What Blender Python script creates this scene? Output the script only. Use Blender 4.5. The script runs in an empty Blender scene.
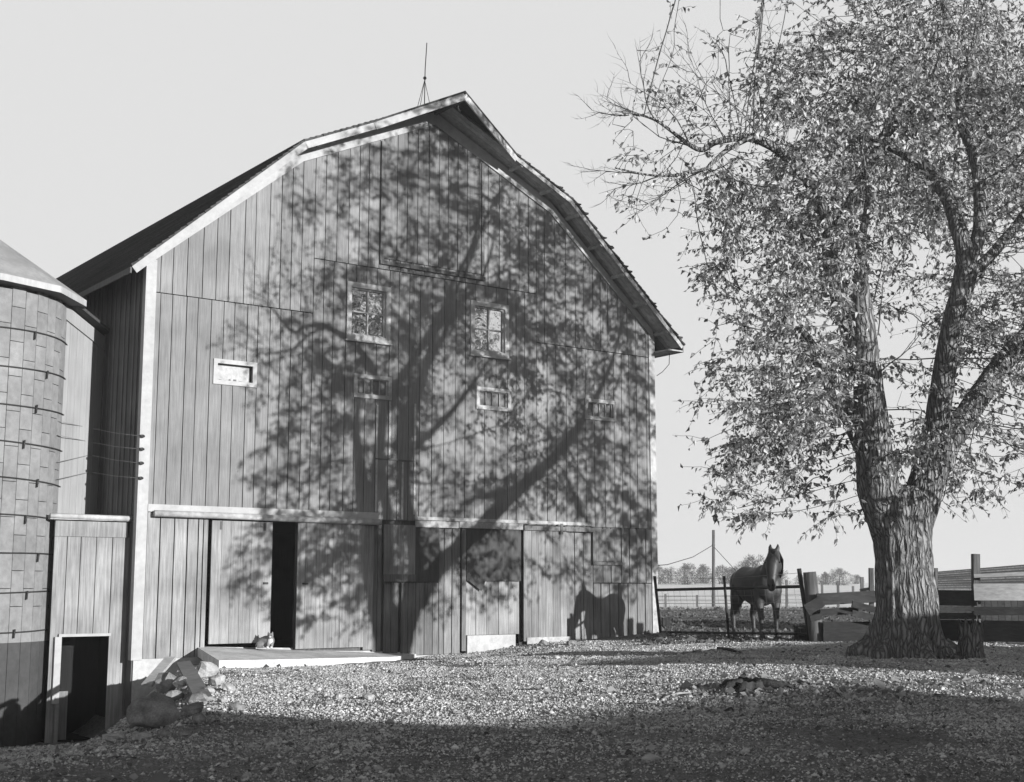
import bpy, bmesh, math, random
import numpy as np
from mathutils import Vector, Matrix, noise as mnoise
random.seed(7)
R = math.radians
sc = bpy.context.scene
col = sc.collection

# ------------------------------------------------------------ camera
F = 1346.995; PITCH = 0.144800215; YAW = 0.934845643; H = 1.30
cam_d = bpy.data.cameras.new('camera'); cam = bpy.data.objects.new('camera', cam_d); col.objects.link(cam)
cam.location = (0, 0, H); cam.rotation_euler = (math.pi/2 + PITCH, 0, 0)
cam_d.sensor_width = 36; cam_d.lens = 36*F/1024; cam_d.clip_end = 6000; cam_d.clip_start = .1
sc.camera = cam
# ------------------------------------------------------------ light (the photograph is black and white: the sky is turned to grey)
SUN_AZ = (0.74, -0.673); SUN_EL = R(9.2)
w = bpy.data.worlds.new('World'); sc.world = w; w.use_nodes = True
nt = w.node_tree; nt.nodes.clear()
sky = nt.nodes.new('ShaderNodeTexSky'); sky.sky_type = 'NISHITA'; sky.sun_disc = False
sky.sun_elevation = SUN_EL; sky.sun_rotation = math.atan2(SUN_AZ[0], SUN_AZ[1])
sky.dust_density = 2.0; sky.ozone_density = 1.0
sep = nt.nodes.new('ShaderNodeVectorMath'); sep.operation = 'DOT_PRODUCT'; sep.inputs[1].default_value = (.16, .17, .17)
mixs = nt.nodes.new('ShaderNodeMix'); mixs.data_type = 'FLOAT'; mixs.inputs[3].default_value = 5.25   # the pale milky sky the film records
bg = nt.nodes.new('ShaderNodeBackground'); bg.inputs['Strength'].default_value = 0.09
wo = nt.nodes.new('ShaderNodeOutputWorld')
# white haze low in the sky, the clear darker sky higher up
wtc = nt.nodes.new('ShaderNodeTexCoord'); wsx = nt.nodes.new('ShaderNodeSeparateXYZ'); wmr = nt.nodes.new('ShaderNodeMapRange'); wmr.interpolation_type = 'SMOOTHSTEP'
for k_, q_ in zip(('From Min', 'From Max', 'To Min', 'To Max'), (.42, .60, .93, .03)): wmr.inputs[k_].default_value = q_
nt.links.new(wtc.outputs['Generated'], wsx.inputs[0]); nt.links.new(wsx.outputs['Z'], wmr.inputs['Value']); nt.links.new(wmr.outputs[0], mixs.inputs[0])
nt.links.new(sky.outputs[0], sep.inputs[0]); nt.links.new(sep.outputs['Value'], mixs.inputs[2]); nt.links.new(mixs.outputs[0], bg.inputs['Color']); nt.links.new(bg.outputs[0], wo.inputs[0])
sd = bpy.data.lights.new('sun', 'SUN'); sd.energy = 5.0; sd.angle = R(0.5); sd.color = (1, 1, 1)
so = bpy.data.objects.new('sun', sd); col.objects.link(so)
sv = Vector((SUN_AZ[0]*math.cos(SUN_EL), SUN_AZ[1]*math.cos(SUN_EL), math.sin(SUN_EL))).normalized()
so.rotation_euler = sv.to_track_quat('Z', 'Y').to_euler(); so.location = sv*60
vs = sc.view_settings; vs.view_transform = 'Standard'; vs.look = 'None'; vs.exposure = 0.75; vs.gamma = 1.0; vs.use_curve_mapping = False

# ------------------------------------------------------------ helpers
cp, sp = math.cos(PITCH), math.sin(PITCH)
def P(px, py, Y):
    "world point on the ray of a photograph pixel at distance Y"
    dx, dy = (px-512)/F, (391-py)/F
    k = Y/(cp-dy*sp)
    return Vector((dx*k, Y, H+(sp+dy*cp)*k))
def sstep(a, b, x):
    t = min(1, max(0, (x-a)/(b-a))); return t*t*(3-2*t)
BX, BY = -6.92361749, 25.0833452
UX, UY = math.sin(YAW), math.cos(YAW)          # along the barn front
def to_local(x, y):
    dx, dy = x-BX, y-BY
    return dx*UX+dy*UY, -(-dx*UY+dy*UX)          # s along the wall, n outward from it
def from_local(s, n, z=0):
    return Vector((BX+UX*s+UY*n, BY+UY*s-UX*n, z))
def nz(x, y, z=0): return mnoise.noise(Vector((x, y, z)))
def gz(x, y):
    s, n = to_local(x, y)
    z = .24*sstep(-1.5, 5, x)*sstep(9, 20, y) + .16*sstep(28, 60, y) + 1.9*sstep(75, 330, y)
    if y < 70:
        m_ = max(0, n)
        z -= max(0, 1.42-.098*m_)*(1-sstep(12, 16, n))*sstep(1.25, -.75, s+.42*m_)*sstep(-6, -3, n)
        z -= .10*sstep(5.2, 6.5, s)*sstep(9.5, 7, s)*sstep(5, 1, n)*sstep(-.5, 0, n)
        z -= .14*sstep(-.3, .8, s)*sstep(6.6, 5.6, s)*sstep(4, 2, n)
        z += .05*nz(x*.45, y*.45) + .022*nz(x*1.6, y*1.6, 3) + .010*nz(x*4.5, y*4.5, 7)
    else:
        z += .25*nz(x*.02, y*.02)
    return z

class MB:
    def __init__(s): s.v = []; s.f = []; s.t = []; s.m = []; s.sm = []
    def add(s, vs, fs, tone=1.0, mat=0, smooth=False):
        o = len(s.v); s.v += [tuple(p) for p in vs]
        for f in fs: s.f.append([o+i for i in f]); s.t.append(tone); s.m.append(mat); s.sm.append(smooth)
    def box(s, a, b, tone=1.0, mat=0, M=None):
        x0, y0, z0 = a; x1, y1, z1 = b
        vs = [Vector(p) for p in ((x0,y0,z0),(x1,y0,z0),(x1,y1,z0),(x0,y1,z0),(x0,y0,z1),(x1,y0,z1),(x1,y1,z1),(x0,y1,z1))]
        if M is not None: vs = [M@p for p in vs]
        s.add(vs, [(0,3,2,1),(4,5,6,7),(0,1,5,4),(1,2,6,5),(2,3,7,6),(3,0,4,7)], tone, mat)
    def prism(s, poly, y0, y1, tone=1.0, mat=0):
        "polygon of (x, z) extruded along y"
        n = len(poly)
        vs = [(x, y0, z) for x, z in poly]+[(x, y1, z) for x, z in poly]
        fs = [list(range(n)), list(range(2*n-1, n-1, -1))]+[(i, i+n, (i+1) % n+n, (i+1) % n) for i in range(n)]
        s.add(vs, fs, tone, mat)
    def beam(s, p, q, wd, ht, tone=1.0, up=(0, 0, 1), mat=0):
        p, q = Vector(p), Vector(q); d = (q-p); L = d.length; d.normalize()
        x = d.cross(Vector(up)); x = x.normalized() if x.length > 1e-4 else Vector((1,0,0)); z = x.cross(d)
        M = Matrix((( d.x, x.x, z.x, p.x),(d.y, x.y, z.y, p.y),(d.z, x.z, z.z, p.z),(0,0,0,1)))
        s.box((0, -wd/2, -ht/2), (L, wd/2, ht/2), tone, mat, M)
    def tube(s, pts, rad, seg=8, tone=1.0, fn=None, cap=True, smooth=True, mat=0):
        pts = [Vector(p) for p in pts]; n = len(pts)
        if not hasattr(rad, '__len__'): rad = [rad]*n
        T = [(pts[min(i+1, n-1)]-pts[max(i-1, 0)]).normalized() for i in range(n)]
        a = Vector((0, 0, 1)) if abs(T[0].z) < .8 else Vector((1, 0, 0))
        X = (a-T[0]*a.dot(T[0])).normalized()
        vs = []; fs = []
        for i in range(n):
            X = (X-T[i]*X.dot(T[i])).normalized(); Y = T[i].cross(X)
            for k in range(seg):
                th = 2*math.pi*k/seg; r = rad[i]
                if fn: r *= fn(i/(n-1), th, pts[i])
                vs.append(pts[i]+X*(r*math.cos(th))+Y*(r*math.sin(th)))
        for i in range(n-1):
            for k in range(seg):
                k2 = (k+1) % seg; fs.append((i*seg+k, i*seg+k2, (i+1)*seg+k2, (i+1)*seg+k))
        if cap: fs.append(list(range(seg-1, -1, -1))); fs.append([(n-1)*seg+k for k in range(seg)])
        s.add(vs, fs, tone, mat, smooth)
    def ball(s, c, r, seg=12, rings=8, tone=1.0, M=None, mat=0, fn=None):
        vs = []; fs = []
        if not hasattr(r, '__len__'): r = (r, r, r)
        for i in range(rings+1):
            ph = math.pi*i/rings
            for k in range(seg):
                th = 2*math.pi*k/seg
                p = Vector((math.sin(ph)*math.cos(th), math.sin(ph)*math.sin(th), math.cos(ph)))
                q = fn(p) if fn else 1.0
                p = Vector((p.x*r[0]*q, p.y*r[1]*q, p.z*r[2]*q))
                if M is not None: p = M@p
                vs.append(p+Vector(c))
        for i in range(rings):
            for k in range(seg):
                k2 = (k+1) % seg; fs.append((i*seg+k, (i+1)*seg+k, (i+1)*seg+k2, i*seg+k2))
        s.add(vs, fs, tone, mat, True)
    def obj(s, name, mats, parent=None, loc=(0, 0, 0)):
        me = bpy.data.meshes.new(name); me.from_pydata(s.v, [], s.f)
        for m in (mats if isinstance(mats, (list, tuple)) else [mats]): me.materials.append(m)
        me.attributes.new('tone', 'FLOAT', 'FACE').data.foreach_set('value', s.t)
        me.polygons.foreach_set('material_index', s.m); me.polygons.foreach_set('use_smooth', s.sm)
        me.update()
        o = bpy.data.objects.new(name, me); col.objects.link(o); o.location = loc
        if parent: o.parent = parent
        return o
def tag(o, label=None, cat=None, group=None, kind=None):
    if label: o['label'] = label
    if cat: o['category'] = cat
    if group: o['group'] = group
    if kind: o['kind'] = kind
    return o
def empty(name, loc=(0, 0, 0), rz=0, label=None, cat=None, group=None):
    o = bpy.data.objects.new(name, None); o.empty_display_size = .2; col.objects.link(o)
    o.location = loc; o.rotation_euler = (0, 0, rz); return tag(o, label, cat, group)

# ------------------------------------------------------------ materials
ALB = .60
def mat(name, base, rough=.85, streak=(9, 9, .7), amt=.35, blotch=1.2, bl_amt=.2, bump=.25, bscale=None, tone=True, spec=.2, fine=0):
    m = bpy.data.materials.new(name); m.use_nodes = True; t = m.node_tree; N = t.nodes; Lk = t.links
    b = N['Principled BSDF']; b.inputs['Roughness'].default_value = rough; b.inputs['Specular IOR Level'].default_value = spec
    tc = N.new('ShaderNodeTexCoord'); mp = N.new('ShaderNodeMapping'); mp.inputs['Scale'].default_value = streak
    Lk.new(tc.outputs['Object'], mp.inputs['Vector'])
    n1 = N.new('ShaderNodeTexNoise'); n1.inputs['Scale'].default_value = 3; n1.inputs['Detail'].default_value = 8; n1.inputs['Roughness'].default_value = .65
    Lk.new(mp.outputs[0], n1.inputs['Vector'])
    n2 = N.new('ShaderNodeTexNoise'); n2.inputs['Scale'].default_value = blotch; n2.inputs['Detail'].default_value = 5
    Lk.new(tc.outputs['Object'], n2.inputs['Vector'])
    def rng(src, lo, hi):
        r = N.new('ShaderNodeMapRange'); r.inputs['From Min'].default_value = .3; r.inputs['From Max'].default_value = .7
        r.inputs['To Min'].default_value = lo; r.inputs['To Max'].default_value = hi; Lk.new(src, r.inputs['Value']); return r.outputs[0]
    def mul(a, c):
        q = N.new('ShaderNodeMath'); q.operation = 'MULTIPLY'
        Lk.new(a, q.inputs[0])
        if isinstance(c, float): q.inputs[1].default_value = c
        else: Lk.new(c, q.inputs[1])
        return q.outputs[0]
    v = mul(rng(n1.outputs['Fac'], 1-amt, 1+amt), rng(n2.outputs['Fac'], 1-bl_amt, 1+bl_amt))
    v = mul(v, float(base)*ALB)
    if tone:
        a = N.new('ShaderNodeAttribute'); a.attribute_name = 'tone'; v = mul(v, a.outputs['Fac'])
    if fine:
        n3 = N.new('ShaderNodeTexNoise'); n3.inputs['Scale'].default_value = 60; n3.inputs['Detail'].default_value = 3
        Lk.new(tc.outputs['Object'], n3.inputs['Vector']); v = mul(v, rng(n3.outputs['Fac'], 1-fine, 1+fine))
    Lk.new(v, b.inputs['Base Color'])
    if bump:
        bp = N.new('ShaderNodeBump'); bp.inputs['Strength'].default_value = bump; bp.inputs['Distance'].default_value = .02
        Lk.new(n1.outputs['Fac'], bp.inputs['Height']); Lk.new(bp.outputs[0], b.inputs['Normal'])
    return m
M_barn = mat('barn_paint', .285, streak=(10, 10, .5), amt=.27, bl_amt=.2, bump=.3)
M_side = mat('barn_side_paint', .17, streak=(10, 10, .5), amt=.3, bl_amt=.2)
M_low = mat('weathered_siding', .34, streak=(9, 9, .45), amt=.36, bl_amt=.3, bump=.4)
M_dark = mat('dark_old_boards', .20, streak=(9, 9, .5), amt=.4, bl_amt=.3, bump=.4)
M_panel = mat('dark_painted_panel', .10, streak=(6, 6, .6), amt=.25, bl_amt=.2)
M_white = mat('white_trim_paint', .55, streak=(3, 3, 3), amt=.12, bl_amt=.12, bump=.1)
M_trim = mat('worn_pale_trim', .54, streak=(3, 3, 3), amt=.3, bl_amt=.25, bump=.2)
M_shin = mat('wood_shingles', .085, streak=(8, 8, 8), amt=.5, bl_amt=.3, bump=.6)
M_soff = mat('soffit_boards', .62, streak=(3, 3, 3), amt=.3, bl_amt=.25)
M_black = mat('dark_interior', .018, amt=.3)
M_conc = mat('worn_concrete', .82, streak=(2, 2, 2), amt=.22, bl_amt=.26, bump=.15, fine=.12)
M_found = mat('whitewashed_foundation', .60, streak=(2.5, 2.5, 2.5), amt=.2, bl_amt=.15, bump=.3)
M_rock = mat('field_stone', .27, streak=(2, 2, 2), amt=.4, bl_amt=.35, bump=.8, fine=.2)
M_pale_rock = mat('pale_limestone', .48, streak=(3, 3, 3), amt=.3, bl_amt=.25, bump=.7, fine=.15)
M_plank = mat('grey_plank', .36, streak=(2, 12, 12), amt=.35, bl_amt=.2)
M_fence = mat('shade_toned_fence_wood', .05, streak=(2, 2, 8), amt=.4, bl_amt=.3, bump=.5)  # shade lying on the fence is put into this dark base colour
M_post = mat('weathered_post', .15, streak=(9, 9, .6), amt=.45, bl_amt=.3, bump=.8)
M_pale = mat('pale_wood', .5, streak=(2, 2, 8), amt=.25)
M_iron = mat('dark_iron_pipe', .045, rough=.6, streak=(3, 3, 3), amt=.3)
M_wire = mat('grey_wire', .30, rough=.5, amt=.1)
M_silo = mat('silo_staves', .31, streak=(2.5, 2.5, 2.5), amt=.2, bl_amt=.15, bump=.25)
M_siloroof = mat('silo_roof_sheet', .42, streak=(4, 4, 1), amt=.15, rough=.6)
M_chute = mat('pale_chute_boards', .46, streak=(9, 9, .5), amt=.12, bl_amt=.1)
M_bark = mat('maple_bark', .20, streak=(9, 9, 1.1), amt=.75, bl_amt=.25, bump=1.0, tone=False)
def barkmat(name, lo, hi):
    m = bpy.data.materials.new(name); m.use_nodes = True; t = m.node_tree; N = t.nodes; Lk = t.links; b = N['Principled BSDF']
    b.inputs['Roughness'].default_value = .95; b.inputs['Specular IOR Level'].default_value = .1
    tc = N.new('ShaderNodeTexCoord'); mp = N.new('ShaderNodeMapping'); mp.inputs['Scale'].default_value = (1, 1, .15)
    n0 = N.new('ShaderNodeTexNoise'); n0.inputs['Scale'].default_value = 2.6; n0.inputs['Detail'].default_value = 5
    ad = N.new('ShaderNodeMix'); ad.data_type = 'VECTOR'; ad.blend_type = 'MIX' if hasattr(ad, 'blend_type') else ad.blend_type; ad.inputs[0].default_value = .15
    Lk.new(tc.outputs['Object'], n0.inputs['Vector']); Lk.new(tc.outputs['Object'], ad.inputs[4]); Lk.new(n0.outputs['Color'], ad.inputs[5]); Lk.new(ad.outputs[1], mp.inputs['Vector'])
    v = N.new('ShaderNodeTexVoronoi'); v.feature = 'DISTANCE_TO_EDGE'; v.inputs['Scale'].default_value = 21; Lk.new(mp.outputs[0], v.inputs['Vector'])
    n1 = N.new('ShaderNodeTexNoise'); n1.inputs['Scale'].default_value = 26; n1.inputs['Detail'].default_value = 8; n1.inputs['Roughness'].default_value = .7; Lk.new(mp.outputs[0], n1.inputs['Vector'])
    r1 = N.new('ShaderNodeMapRange'); r1.inputs['From Max'].default_value = .30; Lk.new(v.outputs['Distance'], r1.inputs['Value'])
    su = N.new('ShaderNodeMath'); su.operation = 'MULTIPLY_ADD'; su.inputs[1].default_value = .8; Lk.new(n1.outputs['Fac'], su.inputs[0]); Lk.new(r1.outputs[0], su.inputs[2])
    r2 = N.new('ShaderNodeMapRange'); r2.inputs['From Min'].default_value = .25; r2.inputs['From Max'].default_value = 1.2; r2.inputs['To Min'].default_value = lo; r2.inputs['To Max'].default_value = hi
    Lk.new(su.outputs[0], r2.inputs['Value']); Lk.new(r2.outputs[0], b.inputs['Base Color'])
    bp = N.new('ShaderNodeBump'); bp.inputs['Strength'].default_value = 1.0; bp.inputs['Distance'].default_value = .06; Lk.new(su.outputs[0], bp.inputs['Height']); Lk.new(bp.outputs[0], b.inputs['Normal'])
    return m
M_bark = barkmat('furrowed_maple_bark', .06, .27)
M_twig = mat('twig_bark', .11, streak=(5, 5, 5), amt=.3, tone=False)
M_horse = mat('bay_horse_coat', .058, rough=.5, streak=(3, 3, 3), amt=.25, bl_amt=.3, bump=.05, spec=.35)
M_hair = mat('dark_horse_hair', .03, rough=.6, streak=(20, 20, 2), amt=.5)
M_hoof = mat('hoof_horn', .10, amt=.2)
M_stump = mat('rotten_stump_wood', .05, streak=(6, 6, 2), amt=.6, bl_amt=.4, bump=1.0)
M_mull = mat('window_muntin', .5, amt=.1)
M_far = mat('bare_far_trees', .07, amt=.2)
def glass(name, base=.02, rough=.025):
    m = bpy.data.materials.new(name); m.use_nodes = True; b = m.node_tree.nodes['Principled BSDF']
    b.inputs['Base Color'].default_value = (.8, .8, .8, 1); b.inputs['Roughness'].default_value = rough; b.inputs['Metallic'].default_value = 1.0
    N = m.node_tree.nodes; n = N.new('ShaderNodeTexNoise'); n.inputs['Scale'].default_value = 2.2
    tc = N.new('ShaderNodeTexCoord'); m.node_tree.links.new(tc.outputs['Object'], n.inputs['Vector'])
    bp = N.new('ShaderNodeBump'); bp.inputs['Strength'].default_value = .25; bp.inputs['Distance'].default_value = .03
    m.node_tree.links.new(n.outputs['Fac'], bp.inputs['Height']); m.node_tree.links.new(bp.outputs[0], b.inputs['Normal'])
    return m
M_glass = glass('old_window_glass')
M_dusty = mat('dusty_pane', .2, rough=.3, streak=(4, 4, 4), amt=.4, spec=.5)
def leafmat(name, lo, hi):
    m = bpy.data.materials.new(name); m.use_nodes = True; t = m.node_tree; N = t.nodes; b = N['Principled BSDF']
    g = N.new('ShaderNodeNewGeometry'); r = N.new('ShaderNodeMapRange'); r.inputs['To Min'].default_value = lo; r.inputs['To Max'].default_value = hi
    t.links.new(g.outputs['Random Per Island'], r.inputs['Value']); t.links.new(r.outputs[0], b.inputs['Base Color'])
    b.inputs['Roughness'].default_value = .6; b.inputs['Specular IOR Level'].default_value = .25
    tr = N.new('ShaderNodeBsdfTranslucent'); t.links.new(r.outputs[0], tr.inputs['Color'])
    mx = N.new('ShaderNodeMixShader'); mx.inputs[0].default_value = .35
    t.links.new(b.outputs[0], mx.inputs[1]); t.links.new(tr.outputs[0], mx.inputs[2]); t.links.new(mx.outputs[0], N['Material Output'].inputs['Surface'])
    return m
M_leaf = leafmat('autumn_leaf', .08, .64)
M_litter = leafmat('dry_fallen_leaf', .07, .36)
M_grav = mat('gravel_stone', .64, streak=(3, 3, 3), amt=.3)

# ------------------------------------------------------------ ground
def axis(a, b, spec):
    "coordinates from a to b, spacing given by a function"
    out = [a]
    while out[-1] < b: out.append(out[-1]+spec(out[-1]))
    return out
ys = axis(-45, 2600, lambda y: .16 if 8 < y < 34 else (.8 if y < 70 and y > -5 else max(2, (abs(y)-60)*.06+2)))
xs = axis(-1500, 1500, lambda x: .18 if -13 < x < 13 else max(.6, min(80, (abs(x)-13)*.25)))
vsx = [(x, y, gz(x, y)) for y in ys for x in xs]
nx = len(xs)
g = MB(); g.add(vsx, [(j*nx+i, j*nx+i+1, (j+1)*nx+i+1, (j+1)*nx+i) for j in range(len(ys)-1) for i in range(nx-1)], 1, 0, True)
def groundmat():
    m = bpy.data.materials.new('yard_dirt'); m.use_nodes = True; t = m.node_tree; N = t.nodes; Lk = t.links; b = N['Principled BSDF']
    b.inputs['Roughness'].default_value = .95; b.inputs['Specular IOR Level'].default_value = .1
    tc = N.new('ShaderNodeTexCoord'); sx = N.new('ShaderNodeSeparateXYZ'); Lk.new(tc.outputs['Object'], sx.inputs[0])
    def nse(scale, det=6, rgh=.6):
        n = N.new('ShaderNodeTexNoise'); n.inputs['Scale'].default_value = scale; n.inputs['Detail'].default_value = det; n.inputs['Roughness'].default_value = rgh
        Lk.new(tc.outputs['Object'], n.inputs['Vector']); return n.outputs['Fac']
    def mr(v, a, b_, c, d):
        r = N.new('ShaderNodeMapRange'); 
        for k, q in zip(('From Min', 'From Max', 'To Min', 'To Max'), (a, b_, c, d)): r.inputs[k].default_value = q
        Lk.new(v, r.inputs['Value']); return r.outputs[0]
    def op(o, a, c):
        q = N.new('ShaderNodeMath'); q.operation = o
        for i, z in enumerate((a, c)):
            if isinstance(z, (int, float)): q.inputs[i].default_value = z
            else: Lk.new(z, q.inputs[i])
        return q.outputs[0]
    base = op('MULTIPLY', mr(nse(.5), .35, .65, .20, .30), mr(nse(14, 8, .75), .3, .7, .55, 1.5))
    base = op('MULTIPLY', base, mr(nse(55, 4, .7), .3, .7, .6, 1.45))
    # dark trampled barnyard beyond the gate, pale stubble field past it
    wob = op('ADD', sx.outputs['Y'], op('MULTIPLY', op('SUBTRACT', nse(.12, 4), .5), 16.0))
    yard = mr(sx.outputs['Y'], 24, 31, 0, 1)
    base = op('MULTIPLY', base, mr(yard, 0, 1, 1.0, .75))
    field = op('MULTIPLY', mr(nse(.05, 6), .3, .7, .80, .92), mr(nse(1.3, 6, .7), .3, .7, .88, 1.1))
    mx = N.new('ShaderNodeMix'); mx.data_type = 'FLOAT'
    Lk.new(mr(wob, 56, 62, 0, 1), mx.inputs[0]); Lk.new(base, mx.inputs[2]); Lk.new(field, mx.inputs[3])
    Lk.new(mx.outputs[0], b.inputs['Base Color'])
    bp = N.new('ShaderNodeBump'); bp.inputs['Strength'].default_value = 1.0; bp.inputs['Distance'].default_value = .11
    Lk.new(nse(24, 8, .72), bp.inputs['Height']); Lk.new(bp.outputs[0], b.inputs['Normal'])
    return m
tag(g.obj('ground', groundmat()), kind='structure')

# ------------------------------------------------------------ barn
W = 12.9; DEP = 19.0
BRZ = math.atan2(UY, UX)
barn = empty('barn', (BX, BY, 0), BRZ, 'large gambrel roofed plank barn with white corner boards and a tree shadow on its front', 'barn')
PROF = [(0, 7.43), (3.2, 10.06), (6.45, 11.54), (9.7, 10.06), (12.9, 7.43)]     # wall edge under the rake boards
def prof(s):
    for (a, za), (b, zb) in zip(PROF, PROF[1:]):
        if a <= s <= b: return za+(zb-za)*(s-a)/(b-a)
    return PROF[0][1]
def board_strip(mb, cuts, z0, ztop, y0, th, holes=(), tone=(.88, 1.12), gap=.016, mat=0, jit=.004):
    "vertical boards between the cuts; ztop is a number or a function; holes are (s0, s1, z0, z1)"
    for a, b in zip(cuts, cuts[1:]):
        tn = random.uniform(*tone); yo = y0+random.uniform(-jit, jit)
        a2, b2 = a+gap/2, b-gap/2
        es = {a2, b2}
        for h in holes:
            for e in (h[0], h[1]):
                if a2+.004 < e < b2-.004: es.add(e)
        if callable(ztop):
            for k, _ in PROF:
                if a2+.004 < k < b2-.004: es.add(k)
        es = sorted(es)
        for c, d in zip(es, es[1:]):
            mid = (c+d)/2
            hs = sorted((h[2], h[3]) for h in holes if h[0] < mid < h[1])
            zz = z0
            segs = []
            for h in hs:
                if h[0] > zz: segs.append((zz, h[0]))
                zz = max(zz, h[1])
            segs.append((zz, None))
            for p_, q_ in segs:
                if q_ is None:
                    tl = ztop(c) if callable(ztop) else ztop; tr = ztop(d) if callable(ztop) else ztop
                else: tl = tr = q_
                if min(tl, tr)-p_ < .005 and max(tl, tr)-p_ < .02: continue
                mb.prism([(c, p_), (d, p_), (d, tr), (c, tl)], yo, yo+th, tn, mat)
def cuts(a, b, wd, var=.18):
    out = [a]
    while out[-1] < b-wd*.6: out.append(out[-1]+wd*random.uniform(1-var, 1+var))
    out[-1] = b
    return out
TALL = [(4.30, 5.36), (7.45, 8.50)]; SMALL = [(1.37, 2.29), (4.50, 5.42), (7.61, 8.56), (10.73, 11.69)]
holes = [(a+.08, b-.08, 6.43+.08, 7.66-.08) for a, b in TALL]+[(a+.08, b-.08, 5.22+.07, 5.72-.07) for a, b in SMALL]
fw = MB()
G = .009
lo = 2.70
# board lengths are staggered: seams at z 6.9 (both flanks) and z 8.05 (middle)
for a, b, zs in ((0.0, 3.52, 6.88), (3.52, 9.31, 8.04), (9.31, 12.9, 6.90)):
    cu = cuts(a, b, .275); cu2 = cuts(a, b, .275)
    board_strip(fw, cu, lo, zs-G, 0, .026, holes)
    board_strip(fw, cu2, zs+G, prof, 0, .026, holes)
fw.obj('front_wall', M_barn, barn)
# lower storey
lw = MB()
board_strip(lw, [.16, .42, .70, .96, 1.18, 1.28, 1.385], 0, lo-.01, 0, .026, tone=(.9, 1.12), gap=.022)
lw.obj('lower_front_wall', M_low, barn); lw = MB()
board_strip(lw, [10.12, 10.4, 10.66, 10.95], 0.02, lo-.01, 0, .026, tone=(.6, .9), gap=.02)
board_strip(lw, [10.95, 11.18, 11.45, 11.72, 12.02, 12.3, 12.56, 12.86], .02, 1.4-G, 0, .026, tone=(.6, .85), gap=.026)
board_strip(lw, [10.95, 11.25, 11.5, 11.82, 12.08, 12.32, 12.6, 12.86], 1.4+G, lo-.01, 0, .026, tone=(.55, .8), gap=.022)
board_strip(lw, [5.03, 5.14, 5.25], 0, lo-.01, 0, .026, tone=(.5, .6))
board_strip(lw, [6.66, 6.80, 7.0, 7.22], -.1, lo-.01, 0, .026, tone=(.62, .85), gap=.02)
board_strip(lw, [7.36, 7.66, 7.95, 8.27, 8.55, 8.84], .28, 1.43, .045, .026, tone=(.95, 1.15), gap=.012)
lw.box((7.37, .05, 1.43), (8.84, .07, lo), .6)
lw.box((5.25, .06, -.1), (6.66, .08, lo), .35)
lw.box((8.84, .06, .02), (10.12, .08, lo), .35)
lw.box((3.27, .05, .02), (5.03, .07, lo), .4)
lw.obj('lower_front_wall', M_low, barn)
# side and rear walls
sw = MB()
def side_boards(mb, s0, y0, y1, ztop, out):
    cu = cuts(y0, y1, .26)
    for a, b in zip(cu, cu[1:]):
        tn = random.uniform(.75, 1.15)
        mb.box((min(s0, s0+out*.026), a+.006, -1.3), (max(s0, s0+out*.026), b-.006, ztop), tn)
        mb.box((min(s0+out*.026, s0+out*.05), b-.028, -1.3), (max(s0+out*.026, s0+out*.05), b+.028, ztop), tn*1.25)
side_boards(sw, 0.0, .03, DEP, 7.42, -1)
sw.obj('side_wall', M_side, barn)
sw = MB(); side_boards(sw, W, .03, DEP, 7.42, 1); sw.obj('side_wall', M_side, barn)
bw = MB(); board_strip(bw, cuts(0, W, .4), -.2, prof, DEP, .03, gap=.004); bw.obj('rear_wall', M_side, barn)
# dark inside: loft floor, a partition behind the front and the earth floor
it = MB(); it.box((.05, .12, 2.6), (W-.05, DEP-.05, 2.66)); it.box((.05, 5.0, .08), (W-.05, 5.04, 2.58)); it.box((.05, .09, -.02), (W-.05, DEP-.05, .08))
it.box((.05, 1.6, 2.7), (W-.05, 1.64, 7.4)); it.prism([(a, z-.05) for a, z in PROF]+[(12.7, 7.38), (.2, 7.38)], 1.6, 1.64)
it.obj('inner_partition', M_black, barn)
# foundation
fo = MB()
fo.box((.0, .002, -1.6), (1.75, .3, -.003)); fo.box((1.75, .004, -1.2), (7.36, .3, -.11)); fo.box((7.37, -.06, -.35), (8.66, .044, .275))
fo.box((8.7, .006, -.4), (12.86, .3, .015)); fo.box((-.0, .3, -1.9), (.3, DEP, -1.301))
fo.obj('foundation', M_found, barn)
# corner boards, rake boards
cb = MB(); cb.box((-.03, -.03, -.02), (.15, -.001, 7.50)); cb.box((-.058, -.03, -.02), (-.031, .12, 7.45)); cb.obj('corner_board', M_white, barn)
cb = MB(); cb.box((W-.13, -.03, .05), (W+.03, -.001, 7.50)); cb.box((W+.031, -.03, .05), (W+.056, .12, 7.45)); cb.obj('corner_board', M_trim, barn)
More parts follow.
